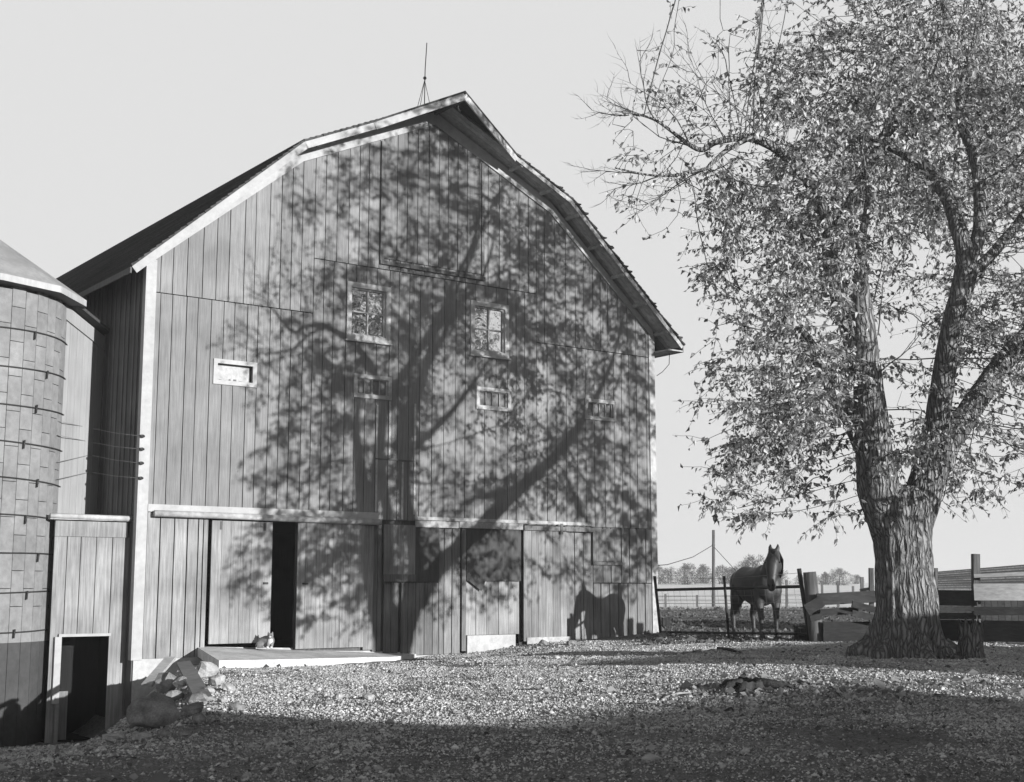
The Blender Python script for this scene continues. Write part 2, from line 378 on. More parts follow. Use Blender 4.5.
# roof shell: outer profile of the shingles and the depth of the overhang
ROOF = [(-.56, 7.20), (2.93, 10.30), (6.45, 11.93), (9.97, 10.30), (13.46, 7.20)]
TH = .11; OV = .56
def off(p, q, d):
    (a, za), (b, zb) = p, q; L = math.hypot(b-a, zb-za); return ((zb-za)/L*d, -(b-a)/L*d)
def under(s):
    for (a, za), (b, zb) in zip(ROOF, ROOF[1:]):
        if a <= s <= b: return za+(zb-za)*(s-a)/(b-a)-TH*1.2
    return 0
rf = MB()
def slope(mb, p, q, y0, y1, th, n, tone0=1.0, ylip=0):
    "courses of shingles laid up the slope from p (eave) to q, each lapping the one below"
    (a, za), (b, zb) = p, q
    L = math.hypot(b-a, zb-za); ux, uz = (b-a)/L, (zb-za)/L
    nxx, nzz = (-uz, ux) if ux > 0 else (uz, -ux)
    for i in range(n):
        t0, t1 = L*i/n, L*(i+1)/n
        l0, l1 = .022, .0
        c0 = (a+ux*t0, za+uz*t0); c1 = (a+ux*t1, za+uz*t1)
        y = y0+random.uniform(-.02, .02)
        poly = [(c0[0]+nxx*l0, c0[1]+nzz*l0), (c1[0]+nxx*l1, c1[1]+nzz*l1), (c1[0]-nxx*.03, c1[1]-nzz*.03), (c0[0]-nxx*.03, c0[1]-nzz*.03)]
        if ux < 0: poly = poly[::-1]
        mb.prism(poly, y, y1, tone0*random.uniform(.8, 1.25))
for p, q, n in ((ROOF[0], ROOF[1], 30), (ROOF[4], ROOF[3], 30), (ROOF[1], ROOF[2], 25), (ROOF[3], ROOF[2], 25)):
    slope(rf, p, q, -OV-.03, DEP+.3, TH, n)
# hay hood: the ridge runs forward to a point over the hay door
HT = 1.22
for sg in (1, -1):
    s0 = 6.45-sg*1.85; z0 = 11.93-1.85*.463
    top = [(s0, -OV-.03, z0+.012), (6.45, -HT, 11.95), (6.45, -OV-.03, 11.952)]
    bot = [(x, y, z-.045) for x, y, z in top]
    fs = [(0, 1, 2), (5, 4, 3), (0, 3, 4, 1), (1, 4, 5, 2), (2, 5, 3, 0)]
    if sg < 0: fs = [f[::-1] for f in fs]
    rf.add(top+bot, fs, .9)
for k in range(11):       # curled shingle ends along the gable edge
    s = random.uniform(9.4, 13.3); z = under(s)+TH*1.2+.02
    rf.box((s-.06, -OV-.05-random.random()*.02, z-.03), (s+.07, -OV+.2, z-.005+random.random()*.02), random.uniform(.8, 1.4))
roof = rf.obj('roof', M_shin, barn)
sf = MB()
def sheet(mb, p, q, y0, y1, d, th, tone=1.0):
    ox, oz = off(p, q, 1.0)
    if q[0] < p[0]: ox, oz = -ox, -oz
    poly = [(p[0]+ox*d, p[1]+oz*d), (q[0]+ox*d, q[1]+oz*d), (q[0]+ox*(d+th), q[1]+oz*(d+th)), (p[0]+ox*(d+th), p[1]+oz*(d+th))]
    mb.prism(poly if q[0] > p[0] else poly[::-1], y0, y1, tone)
for p, q in ((ROOF[0], ROOF[1]), (ROOF[4], ROOF[3]), (ROOF[1], ROOF[2]), (ROOF[3], ROOF[2])):
    nb = 4
    for k in range(nb):
        y0 = -OV+.03+k*(OV)/nb; sheet(sf, p, q, y0+.004, y0+OV/nb-.004, .034, .028, random.uniform(.8, 1.15))
    sheet(sf, p, q, .05, DEP+.25, .034, .028, .6)
sf.obj('soffit', M_soff, roof)
# verge boards on the gable edge, hood boards, frieze boards on the wall
vb = MB()
for p, q in ((ROOF[0], ROOF[1]), (ROOF[1], (4.62, 11.083))): sheet(vb, p, q, -OV, -OV+.028, .032, .145)
vb.obj('verge_board', M_white, roof)
vb = MB()
for p, q in ((ROOF[4], ROOF[3]), (ROOF[3], (8.28, 11.083))): sheet(vb, p, q, -OV, -OV+.028, .032, .10)
vb.obj('verge_board', M_trim, roof)
for sg, mt in ((1, M_white), (-1, M_soff)):
    hb = MB(); a = Vector((6.45-sg*1.85, -OV+.0, 11.93-1.85*.463-.12)); b = Vector((6.45, -HT+.02, 11.83))
    hb.beam(a, b, .03, .17, 1.0); hb.obj('hood_board', mt, roof)
hb = MB(); hb.beam((6.45, -HT+.06, 11.80), (6.45, .3, 11.80), .07, .12);
hb.tube([(6.45, -.95, 11.74), (6.45, -.95, 11.62), (6.5, -.95, 11.56)], .02, 6); hb.obj('hay_hoist_beam', M_dark, roof)
for side in (0, 1):
    fz = MB()
    pts = PROF[:3] if side == 0 else PROF[2:]
    for (a, za), (b, zb) in zip(pts, pts[1:]):
        fz.prism([(a, za-.02), (b, zb-.02), (b, max(under(b)+.02, zb+.1)), (a, max(under(a)+.02, za+.1))], -.04, -.003)
    fz.obj('rake_board', M_white, barn)
for side in (0, 1):
    for (a, za), (b, zb), n in ((ROOF[0], ROOF[1], 5), (ROOF[1], ROOF[2], 4)):
        for k in range(n):
            t = (k+.6)/n; s = a+(b-a)*t; z = za+(zb-za)*t
            if s > 4.9: continue
            lk = MB(); ang = math.atan2(zb-za, b-a)
            if side: s = W-s; ang = -ang
            Mx = Matrix.Translation((s, 0, z))@Matrix.Rotation(-ang, 4, 'Y')
            lk.box((-.035, -OV+.04, -.15), (.035, -.045, -.066), 1, 0, Mx); lk.obj('lookout', M_soff, roof)
# eave fascia of the long side
ef = MB(); ef.box((-.56, -OV+.03, 7.06), (-.53, DEP+.2, 7.17)); ef.obj('eave_fascia', M_side, roof)
ef = MB(); ef.box((13.43, -OV+.03, 7.02), (13.46, DEP+.2, 7.17)); ef.obj('eave_fascia', M_side, roof)
ef = MB(); ef.prism([(W+.06, 7.03), (13.43, 7.03), (13.43, 7.06), (W+.06, 7.06)], -OV+.03, DEP); ef.obj('eave_soffit', M_soff, roof)
# hay door in the gable
hd = MB()
board_strip(hd, cuts(5.16, 7.72, .29), 8.28, lambda s: min(prof(s)-.02, 11.5), -.03, .026, tone=(.7, .9))
hay = hd.obj('hay_door', M_barn, barn)
hd = MB(); hd.box((5.08, -.045, 8.2), (5.17, -.005, prof(5.08)-.05)); hd.box((7.73, -.045, 8.25), (7.80, -.005, prof(7.8)-.05)); hd.box((5.08, -.06, 8.14), (7.82, -.005, 8.22), .8)
hd.obj('door_trim', M_dark, hay)
# windows
def frame_mesh(a, b, z0, z1, wd, y0, y1):
    m = MB(); m.box((a, y0, z0), (b, y1, z0+wd)); m.box((a, y0, z1-wd), (b, y1, z1)); m.box((a, y0+.001, z0+wd), (a+wd, y1, z1-wd)); m.box((b-wd, y0+.001, z0+wd), (b, y1, z1-wd)); return m
for i, (a, b) in enumerate(TALL):
    z0, z1 = 6.43, 7.66
    wn = empty('window', (0, 0, 0)); wn.parent = barn
    m = frame_mesh(a, b, z0, z1, .11, -.035, .03); m.box((a-.03, -.07, z0-.035), (b+.03, -.002, z0-.001)); m.obj('frame', M_white, wn)
    m = frame_mesh(a+.11, b-.11, z0+.11, z1-.11, .035, .02, .05); c = (a+b)/2; zc = (z0+z1)/2
    m.box((c-.014, .022, z0+.14), (c+.014, .05, z1-.14)); m.box((a+.14, .024, zc-.014), (b-.14, .05, zc+.014)); m.obj('sash', M_mull, wn)
    m = MB(); m.box((a+.11, .055, z0+.11), (b-.11, .06, z1-.11)); m.obj('pane', M_glass, wn)
for i, (a, b) in enumerate(SMALL):
    z0, z1 = 5.22, 5.72
    wn = empty('window', (0, 0, 0)); wn.parent = barn
    frame_mesh(a, b, z0, z1, .085, -.03, .03).obj('frame', M_white if i == 0 else M_trim, wn)
    if i == 0:
        m = MB(); m.box((a+.085, .10, z0+.085), (b-.085, .12, z1-.085)); m.obj('board', M_trim, wn)
        for k in range(6):
            x = a+.14+k*.11+random.random()*.03; m = MB(); m.box((x, .085, z0+.087), (x+.03+random.random()*.04, .099, z0+.1+random.random()*.04)); m.obj('debris', M_dark, wn)
    else:
        m = frame_mesh(a+.085, b-.085, z0+.07, z1-.07, .03, .02, .045)
        for k in range(1, 4):
            x = a+.1+(b-a-.2)*k/4; m.box((x-.008, .022, z0+.09), (x+.008, .045, z1-.09))
        m.obj('sash', M_trim, wn); m = MB(); m.box((a+.085, .06, z0+.07), (b-.085, .065, z1-.07)); m.obj('pane', M_dusty, wn)
# ledgers and door tracks
m = MB(); m.box((.15, -.045, 2.70), (5.13, -.002, 2.84)); m.obj('ledger', M_white, barn)
m = MB(); m.tube([(.25, -.11, 2.665), (1.8, -.11, 2.66), (3.4, -.11, 2.645), (5.12, -.11, 2.64)], .062, 12, 1.0); m.obj('track_rail', M_trim, barn)
m = MB(); m.box((6.02, -.04, 2.72), (10.92, -.002, 2.79)); m.obj('ledger', M_trim, barn)
m = MB(); m.box((6.03, -.10, 2.565), (7.1, -.042, 2.70)); m.box((7.12, -.10, 2.575), (8.84, -.042, 2.71), .75); m.obj('track_rail', M_trim, barn)
m = MB(); m.box((8.86, -.13, 2.57), (10.9, -.045, 2.67)); m.box((9.88, -.145, 2.5), (9.95, -.131, 2.74), .7); m.obj('track_rail', M_dark, barn)
m = MB(); m.box((7.245, -.03, -.05), (7.35, .02, 2.56)); m.obj('door_post', M_dark, barn)
# pale strips on the siding in the middle
m = MB()
for s, z0, z1 in ((5.07, 2.86, 5.1), (5.38, 4.0, 5.2), (5.71, 2.72, 3.93), (6.01, 2.83, 5.2)): m.box((s-.02, -.028, z0), (s+.025, -.006, z1))
m.box((5.05, -.03, 3.95), (6.0, -.006, 3.975), .3); m.obj('batten', M_trim, barn)
# doors
def plank_door(name, a, b, z0, z1, y, wd, mt, tone=(.9, 1.1), gap=.006, jit=.002):
    m = MB(); board_strip(m, cuts(a, b, wd), z0, z1, y, .03, tone=tone, gap=gap, jit=jit); return m.obj(name, mt, barn)
d1 = plank_door('sliding_door', 1.42, 2.70, .24, 2.57, -.075, .2, M_low)
m = MB(); m.box((2.52, -.10, 1.36), (2.62, -.076, 1.40)); m.obj('handle', M_iron, d1)
for x in (1.58, 2.50):
    m = MB(); m.box((x, -.084, 2.40), (x+.05, -.0755, 2.56), 2.5); m.obj('hanger', M_iron, d1)
d2 = plank_door('sliding_door', 3.26, 4.79, .10, 2.585, -.06, .21, M_low, tone=(.85, 1.05))
m = MB(); m.box((3.38, -.085, 1.36), (3.5, -.061, 1.39)); m.obj('handle', M_iron, d2)
plank_door('board_panel', 4.80, 5.03, .04, 2.57, -.03, .23, M_low, tone=(.8, .95))
h1 = plank_door('hatch', 5.26, 6.03, 1.42, 2.60, -.055, .17, M_low, tone=(.75, .95), gap=.003)
m = MB(); m.box((5.25, -.08, 1.42), (6.03, -.056, 1.57), .9); m.obj('batten', M_dark, h1)
plank_door('hatch', 6.04, 6.655, 1.42, 2.56, -.03, .3, M_panel, gap=.003)
h3 = plank_door('lower_hatch', 5.30, 5.66, -.08, 1.40, -.0, .18, M_dark, gap=.012)
h4 = plank_door('lower_hatch', 5.72, 6.65, -.1, 1.40, -.012, .2, M_dark, tone=(.8, 1.2), gap=.012)
pn = plank_door('wall_panel', 7.365, 8.835, 1.44, 2.57, -.035, .3, M_panel, gap=.004)
m = MB(); m.add([(7.42, -.037, 1.44), (7.75, -.037, 1.22), (7.86, -.037, 1.44), (7.42, -.03, 1.44), (7.75, -.03, 1.22), (7.86, -.03, 1.44)], [(0, 1, 2), (5, 4, 3), (0, 3, 4, 1), (1, 4, 5, 2)]); m.obj('torn_flap', M_panel, pn)
d3 = plank_door('sliding_door', 8.87, 10.10, .12, 2.56, -.08, .19, M_low, tone=(.7, .95), gap=.009)
m = MB(); m.box((8.95, -.105, .06), (10.2, -.081, .2), 1.0); m.obj('bottom_rail', M_trim, d3)
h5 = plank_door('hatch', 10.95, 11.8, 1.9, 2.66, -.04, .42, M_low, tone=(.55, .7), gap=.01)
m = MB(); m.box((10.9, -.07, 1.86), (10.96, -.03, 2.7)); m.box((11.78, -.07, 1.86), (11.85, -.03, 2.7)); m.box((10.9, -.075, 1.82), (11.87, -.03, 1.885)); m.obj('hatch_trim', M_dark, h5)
# lightning rod on the ridge, hanging cable under the eave
m = MB(); y = .42; z = 11.95
m.tube([(6.45, y, z), (6.46, y, z+1.0), (6.50, y, z+1.65)], .012, 6)
for dx, dy in ((-.22, 0), (.22, 0), (0, .25)): m.tube([(6.45+dx, y+dy, z-.06), (6.45, y, z+.75)], .007, 5)
m.ball((6.455, y, z+.8), .04); m.obj('lightning_rod', M_iron, barn)
m = MB(); m.tube([(13.3, -.2, 7.04), (13.28, -.2, 6.75), (13.1, -.15, 6.55), (12.97, -.08, 6.45)], .009, 5); m.obj('cable', M_iron, barn)

# ------------------------------------------------------------ silo, chute, lean-to
def wl(s, n, z): return from_local(s, n, z)
SC = Vector((-10.46, 24.72, 0)); SR = 2.05
silo = empty('silo', SC, 0, 'round stave silo with iron hoops and a low conical roof at the left edge', 'silo')
m = MB(); NS = 46
zs = [-1.9, -.6]+[.35+.62*k for k in range(11)]
for i in range(len(zs)-1):
    for k in range(NS):
        a0, a1 = 2*math.pi*(k+.02)/NS, 2*math.pi*(k+.98)/NS; dz = .31 if k % 2 else 0
        z0, z1 = (zs[i], zs[i+1]) if i < 2 else (zs[i]+dz+.006, zs[i+1]+dz-.006)
        if z1 > 6.7: z1 = 6.7
        if i == 2: z0 = zs[i]
        v = [(SR*math.cos(a), SR*math.sin(a), z) for z in (z0, z1) for a in (a0, a1)]+[((SR-.06)*math.cos(a), (SR-.06)*math.sin(a), z) for z in (z0, z1) for a in (a0, a1)]
        m.add(v, [(0, 1, 3, 2), (5, 4, 6, 7), (0, 2, 6, 4), (1, 5, 7, 3), (2, 3, 7, 6), (0, 4, 5, 1)], random.uniform(.9, 1.06) if i >= 2 else .28)
m.obj('stave_wall', M_silo, silo)
m = MB(); m.tube([(0, 0, -1.8), (0, 0, 6.6)], SR-.08, 40, 1, smooth=False); m.obj('lining', M_dark, silo)
for k in range(9):
    z = .55+.66*k
    m = MB(); m.tube([((SR+.014)*math.cos(a), (SR+.014)*math.sin(a), z+.03*math.sin(a*2+k)) for a in [2*math.pi*j/56 for j in range(57)]], .013, 6, cap=False)
    a = math.atan2(-.55, 1)+.12*k%.3; m.tube([((SR+.03)*math.cos(a), (SR+.03)*math.sin(a), z-.12), ((SR+.05)*math.cos(a), (SR+.05)*math.sin(a), z+.03)], .018, 6)
    m.obj('hoop', M_iron, silo)
m = MB(); NR = 12; RO = SR+.34
ring = [(RO*math.cos(2*math.pi*k/NR+.2), RO*math.sin(2*math.pi*k/NR+.2), 6.72) for k in range(NR)]
m.add(ring+[(0, 0, 8.35)], [(k, (k+1) % NR, NR) for k in range(NR)], 1)
ring2 = [(x, y, 6.60) for x, y, z in ring]
m.add(ring+ring2, [(k+NR, (k+1) % NR+NR, (k+1) % NR, k) for k in range(NR)], 1.3); m.add(ring2, [list(range(NR-1, -1, -1))], .25)
m.obj('silo_roof', M_siloroof, silo)
# chute between silo and barn, its boards turned to the sun
A = Vector((-8.47, 24.95, 0)); Bp = Vector((-8.22, 26.95, 0)); dr = (Bp-A).normalized(); nr = Vector((dr.y, -dr.x, 0)); LC = (Bp-A).length
ch = empty('silo_chute', A, 0, 'pale board chute house filling the gap between silo and barn', 'chute house')
m = MB()
def topz(t): return 6.62-.32*t
cu = cuts(0, LC, .3)
for a, b in zip(cu, cu[1:]):
    p, q = dr*(a+.006), dr*(b-.006); t0, t1 = topz(a/LC), topz(b/LC); bk = nr*-.03
    v = [p+Vector((0, 0, 2.4)), q+Vector((0, 0, 2.4)), q+Vector((0, 0, t1)), p+Vector((0, 0, t0))]; v += [x+bk for x in v]
    m.add(v, [(0, 1, 2, 3), (7, 6, 5, 4), (0, 4, 5, 1), (1, 5, 6, 2), (2, 6, 7, 3), (3, 7, 4, 0)], random.uniform(.93, 1.06))
m.obj('board_wall', M_chute, ch)
m = MB(); m.beam(nr*.02+Vector((0, 0, topz(0)-.16)), nr*.02+dr*LC+Vector((0, 0, topz(1)-.16)), .03, .26); m.obj('trim_board', M_chute, ch)
m = MB(); m.beam(nr*-.35+Vector((0, 0, topz(0)+.05))-dr*.1, nr*-.35+dr*(LC+.05)+Vector((0, 0, topz(1)+.05)), 1.1, .06); m.obj('shed_roof', M_shin, ch)
# lean-to below it, standing on the lower ground
ln = empty('lean_to', wl(0, -.33, 0), BRZ, 'low board lean to with an open dark doorway between silo and barn', 'lean to')
m = MB()
L0, L1 = -1.44, -.03; DA, DB = -1.24, -.36; DZ = .42
board_strip(m, [L0, -1.2, -.95, -.66, -.36, L1], -1.6, 2.22, 0, .03, holes=[(DA, DB, -2, DZ)], tone=(.9, 1.1), gap=.014)
m.obj('board_wall', M_low, ln)
m = MB(); m.box((L0, -.03, 2.22), (L1-.06, .03, 2.50)); m.obj('trim_board', M_low, ln)
m = MB(); m.box((L0-.12, -.10, 2.52), (L1+.08, 2.0, 2.60)); m.tube([(L0-.12, -.09, 2.58), (L1+.08, -.09, 2.57)], .05, 8); m.obj('shed_roof', M_trim, ln)
m = MB(); m.box((DA-.05, -.06, DZ), (DB+.02, .05, DZ+.05)); m.box((DA-.12, -.07, -.75), (DA-.0, .06, DZ+.0)); m.box((DA-.07, -.09, -1.6), (DA+.0, .05, -.76), .6); m.obj('door_frame', M_white, ln)
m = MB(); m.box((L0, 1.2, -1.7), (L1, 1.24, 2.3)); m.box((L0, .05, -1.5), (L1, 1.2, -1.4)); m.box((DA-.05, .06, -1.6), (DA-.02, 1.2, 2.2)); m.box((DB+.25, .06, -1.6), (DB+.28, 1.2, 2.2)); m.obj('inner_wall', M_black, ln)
m = MB(); board_strip(m, [DA+.04, DA+.22], -1.5, -.55, .10, .03, tone=(.7, .8)); m.obj('stall_board', M_low, ln)
# electric wires from the barn corner board to the chute
for k, (yr, yl) in enumerate(((436, 428), (449, 442), (463, 455), (478, 472))):
    a = P(141-k*.5, yr, 25.0); b = P(90, yl, 26.4); c = P(58, yl-7+(14 if k > 1 else 0), 24.75)
    wobj = empty('wire', a, 0, ['top', 'second from top', 'third from top', 'bottom'][k]+' thin electric wire strung from the white corner board to the silo', 'wire', 'wires between barn and silo')
    m = MB(); m.tube([(0, 0, 0), (b-a)*.5+Vector((0, 0, -.02)), b-a, c-a], .007, 5); m.obj('strand', M_wire, wobj)
    m = MB(); m.tube([(0, -.05, 0), (.03, .02, 0), (.05, .05, 0)], [.02, .032, .02], 8); m.obj('insulator', M_iron, wobj)

# ------------------------------------------------------------ concrete ramp before the door
m = MB()
rt = [(1.27, -.12, .19), (5.05, -.12, .05), (6.1, .02, -.08), (5.9, .2, -.085), (5.0, 1.0, -.06), (3.2, 1.65, -.01), (1.9, 1.9, .02), (.80, 1.95, .035)]
rt_t = [from_local(s, n, z) for s, n, z in rt]; rt_b = [from_local(s, n, z-.17) for s, n, z in rt]
k = len(rt); m.add(rt_t+rt_b, [list(range(k-1, -1, -1)), list(range(k, 2*k))]+[(i, (i+1) % k, (i+1) % k+k, i+k) for i in range(k)])
tag(m.obj('concrete_ramp', M_conc), kind='structure')

# ------------------------------------------------------------ buildings behind the photographer whose shadows lie across the yard
def gabled(name, c, rz, lx, ly, eave, ridge, label, cat):
    o = empty(name, c, rz, label, cat)
    m = MB(); z0 = -.3
    for s in (-1, 1):
        cu = cuts(-lx/2, lx/2, .3)
        for a, b in zip(cu, cu[1:]): m.box((a+.004, s*ly/2-.015, z0), (b-.004, s*ly/2+.015, eave), random.uniform(.85, 1.1))
        cu = cuts(-ly/2, ly/2, .3)
        for a, b in zip(cu, cu[1:]):
            f = lambda y: eave+(ridge-eave)*(1-abs(y)/(ly/2))-.03
            e = [a+.004, b-.004]
            if a < 0 < b: e = [a+.004, 0, b-.004]
            for p, q in zip(e, e[1:]):
                x0, x1 = s*lx/2-.015, s*lx/2+.015
                v = [(x0, p, z0), (x0, q, z0), (x0, q, f(q)), (x0, p, f(p)), (x1, p, z0), (x1, q, z0), (x1, q, f(q)), (x1, p, f(p))]
                m.add(v, [(0, 3, 2, 1), (4, 5, 6, 7), (0, 1, 5, 4), (1, 2, 6, 5), (2, 3, 7, 6), (3, 0, 4, 7)], random.uniform(.85, 1.1))
    m.obj('wall', M_barn, o)
    m = MB()
    for s in (-1, 1):
        v = [(-lx/2-.3, s*(ly/2+.3), eave-.15), (lx/2+.3, s*(ly/2+.3), eave-.15), (lx/2+.3, 0, ridge+.02), (-lx/2-.3, 0, ridge+.02)]
        v += [(x, y, z+.08) for x, y, z in v]; m.add(v, [(0, 1, 2, 3), (7, 6, 5, 4), (0, 4, 5, 1), (1, 5, 6, 2), (2, 6, 7, 3), (3, 7, 4, 0)])
    m.obj('roof', M_shin, o)
    return o
UZ = math.atan2(.74, .673)          # across the sunlight
def atc(c, t):                       # a point at c across the sunlight and t along it (towards the sun positive)
    return Vector((.673*c+.74*t, .74*c-.673*t, 0))
gabled('machine_shed', atc(20.4, 6.2), UZ, 6.7, 5, 2.45, 3.3, 'plank machine shed with a low gable roof right of the yard', 'shed')
gabled('wagon_shed', atc(11.8, 19.3), UZ, 4.6, 5, 3.5, 4.5, 'low wagon shed behind the yard beside the granary', 'shed')
gabled('granary', atc(6.6, 18.5), UZ+math.pi/2, 6.2, 5.4, 3.7, 5.75, 'plank granary with a steep gable facing the yard', 'granary')

# ------------------------------------------------------------ maple
TY = 20.7
def limb_pts(px, dy0=0.0):
    "polyline of (pixel x, pixel y, distance offset, radius in pixels)"
    return [(P(x, y, TY+d), r*TY/F) for x, y, d, r in px]
def smooth_path(pr, n=6):
    pts = [p for p, r in pr]; rs = [r for p, r in pr]; out = []; ro = []
    for i in range(len(pts)-1):
        p0 = pts[max(i-1, 0)]; p1 = pts[i]; p2 = pts[i+1]; p3 = pts[min(i+2, len(pts)-1)]
        for k in range(n):
            t = k/n
            out.append(.5*((2*p1)+(p2-p0)*t+(2*p0-5*p1+4*p2-p3)*t*t+(3*p1-p0-3*p2+p3)*t**3)); ro.append(rs[i]+(rs[i+1]-rs[i])*t)
    out.append(pts[-1]); ro.append(rs[-1]); return out, ro
TG = gz(.2918*TY, TY)
tree = empty('maple_tree', P(905, 655, TY), 0, 'big old maple with a forked furrowed trunk and thin autumn leaves', 'tree')
T0 = Vector(tree.location)
tree.location.z = TG-.05; T0 = Vector((T0.x, T0.y, TG-.05))
LIMBS = {
 'L':  [(898, 575, .05, 12), (888, 535, -.02, 16), (881, 500, -.1, 21), (877, 475, -.15, 20), (872, 430, -.3, 17), (868, 380, -.4, 14.5), (863, 325, -.5, 12), (860, 280, -.6, 8), (862, 240, -.7, 4.5), (868, 195, -.7, 2.5), (862, 150, -.8, 1.2)],
 'L2': [(870, 408, -.35, 11), (856, 355, -.1, 9.5), (843, 311, .1, 9), (832, 275, .3, 8), (829, 240, .4, 8)],
 'L2a':[(829, 245, .4, 7), (826, 218, .3, 6.5), (812, 187, .2, 6), (790, 160, .0, 5), (768, 144, -.2, 5), (745, 137, -.3, 4.5), (716, 142, -.4, 3.2), (697, 149, -.5, 2.5), (655, 120, -.6, 1.3), (622, 112, -.7, .8)],
 'L2a2':[(748, 139, -.3, 2.6), (727, 150, -.4, 2.4), (712, 163, -.5, 2.2), (702, 170, -.6, 2), (660, 176, -.8, 1.2), (615, 168, -.9, .7)],
 'L2b':[(830, 240, .4, 7), (849, 206, .6, 6.5), (868, 168, .9, 6), (884, 136, 1.1, 6)],
 'L2b1':[(883, 139, 1.1, 5), (896, 110, 1.2, 4.5), (910, 82, 1.2, 4), (932, 45, 1.3, 3.4), (944, 5, 1.4, 3), (945, -40, 1.4, 2.5), (930, -110, 1.5, 1.8), (915, -170, 1.6, 1)],
 'L2b2':[(883, 138, 1.1, 5), (903, 117, 1.4, 4.8), (922, 100, 1.6, 4), (936, 70, 1.8, 2.8), (944, 30, 1.9, 1.8), (940, -20, 2.0, 1)],
 'S':  [(886, 520, .1, 7), (872, 468, .15, 10), (848, 415, .35, 9), (836, 385, .5, 8.5), (820, 360, .6, 7.5), (808, 343, .7, 7), (798, 327, .75, 5.5)],
 'R':  [(910, 570, .1, 14), (918, 525, .12, 15), (922, 500, .15, 18), (930, 468, .2, 18), (936, 430, .1, 13), (944, 375, -.15, 11.5), (953, 325, -.4, 11), (965, 275, -.6, 11), (966, 250, -.7, 10)],
 'R1a':[(966, 255, -.7, 9), (959, 232, -.6, 8), (950, 203, -.3, 7.5), (937, 183, .1, 6.5), (919, 164, .6, 5.5), (900, 153, 1.1, 4), (870, 140, 1.6, 2.5), (835, 132, 1.9, 1.2)],
 'R1b':[(966, 262, -.65, 8), (980, 229, -.6, 7), (977, 165, -.3, 6.5), (962, 124, .1, 5), (961, 89, .5, 4), (975, 40, .8, 3.4), (985, -20, 1.2, 2.8), (1005, -90, 2.0, 1.8), (1020, -150, 2.6, 1)],
 'R1c':[(970, 275, -.6, 6), (996, 250, -.5, 5.5), (1030, 205, .0, 4.5), (1060, 140, .6, 3), (1075, 70, 1.2, 1.5)],
 'R2': [(927, 490, .3, 15), (942, 452, .5, 14.5), (962, 422, .9, 13), (985, 388, 1.4, 12), (1012, 352, 1.9, 11), (1050, 310, 2.5, 9), (1085, 255, 3.0, 6.5), (1110, 190, 3.4, 4), (1125, 120, 3.6, 2)],
 'R2b':[(1015, 350, 1.9, 7), (1050, 335, .6, 5.5), (1095, 320, 0, 4), (1140, 300, -.4, 2)],
}
def bark(i, th, p):
    q = Vector((p.x, p.y, p.z*.28))+Vector((math.cos(th)*.5, math.sin(th)*.5, 0))
    return 1+.10*(abs(mnoise.noise(q*5.5))-.25)+.06*mnoise.noise(q*12)
tm = MB()
trunk = [(P(905, 655, TY), 32), (P(906, 638, TY), 29.5), (P(907, 615, TY), 28), (P(906, 590, TY), 27.5), (P(904, 560, TY), 26.5), (P(902, 538, TY), 27), (P(900, 515, TY), 30), (P(899, 501, TY+.05), 29), (P(899, 493, TY+.1), 20)]
tp, tr = smooth_path([(p, r*TY/F) for p, r in trunk], 14)
tp[0].z = TG-.12
ROOTS = [(2.75, .55), (3.9, .42), (5.0, .40), (5.9, .55), (.6, .45), (1.6, .4)]
def trunkfn(i, th, p):
    z = max(0, p.z-TG); f = bark(i, th, p)
    # deep furrows running up the trunk
    q = mnoise.noise(Vector((math.cos(th)*5.5, math.sin(th)*5.5, p.z*.55))); q2 = mnoise.noise(Vector((math.cos(th)*13, math.sin(th)*13, p.z*1.6)))
    f += .10*(1-2.2*abs(q))*.6+.055*(.3-abs(q2))
    f -= .10*math.exp(-((th-4.75)/.22)**2)*min(1, z*.6)          # the seam between the two stems
    for a, k in ROOTS:
        d = (th-a+math.pi) % (2*math.pi)-math.pi
        f += k*1.75*math.exp(-(d/.17)**2)*math.exp(-z/.26)
    return f
tm.tube([p-T0 for p in tp], tr, 180, 1, lambda i, th, p: trunkfn(i, th, p+T0))
limb_nodes = []
for k, pp in LIMBS.items():
    a, r = smooth_path(limb_pts(pp), 7)
    big = r[0] > .1
    tm.tube([p-T0 for p in a], r, 20 if big else 12, 1, lambda i, th, p: bark(i, th, p+T0))
    limb_nodes += [(p, q) for p, q in zip(a, r) if p.z > TG+3.2 or q < .16]
tm.obj('trunk', M_bark, tree)
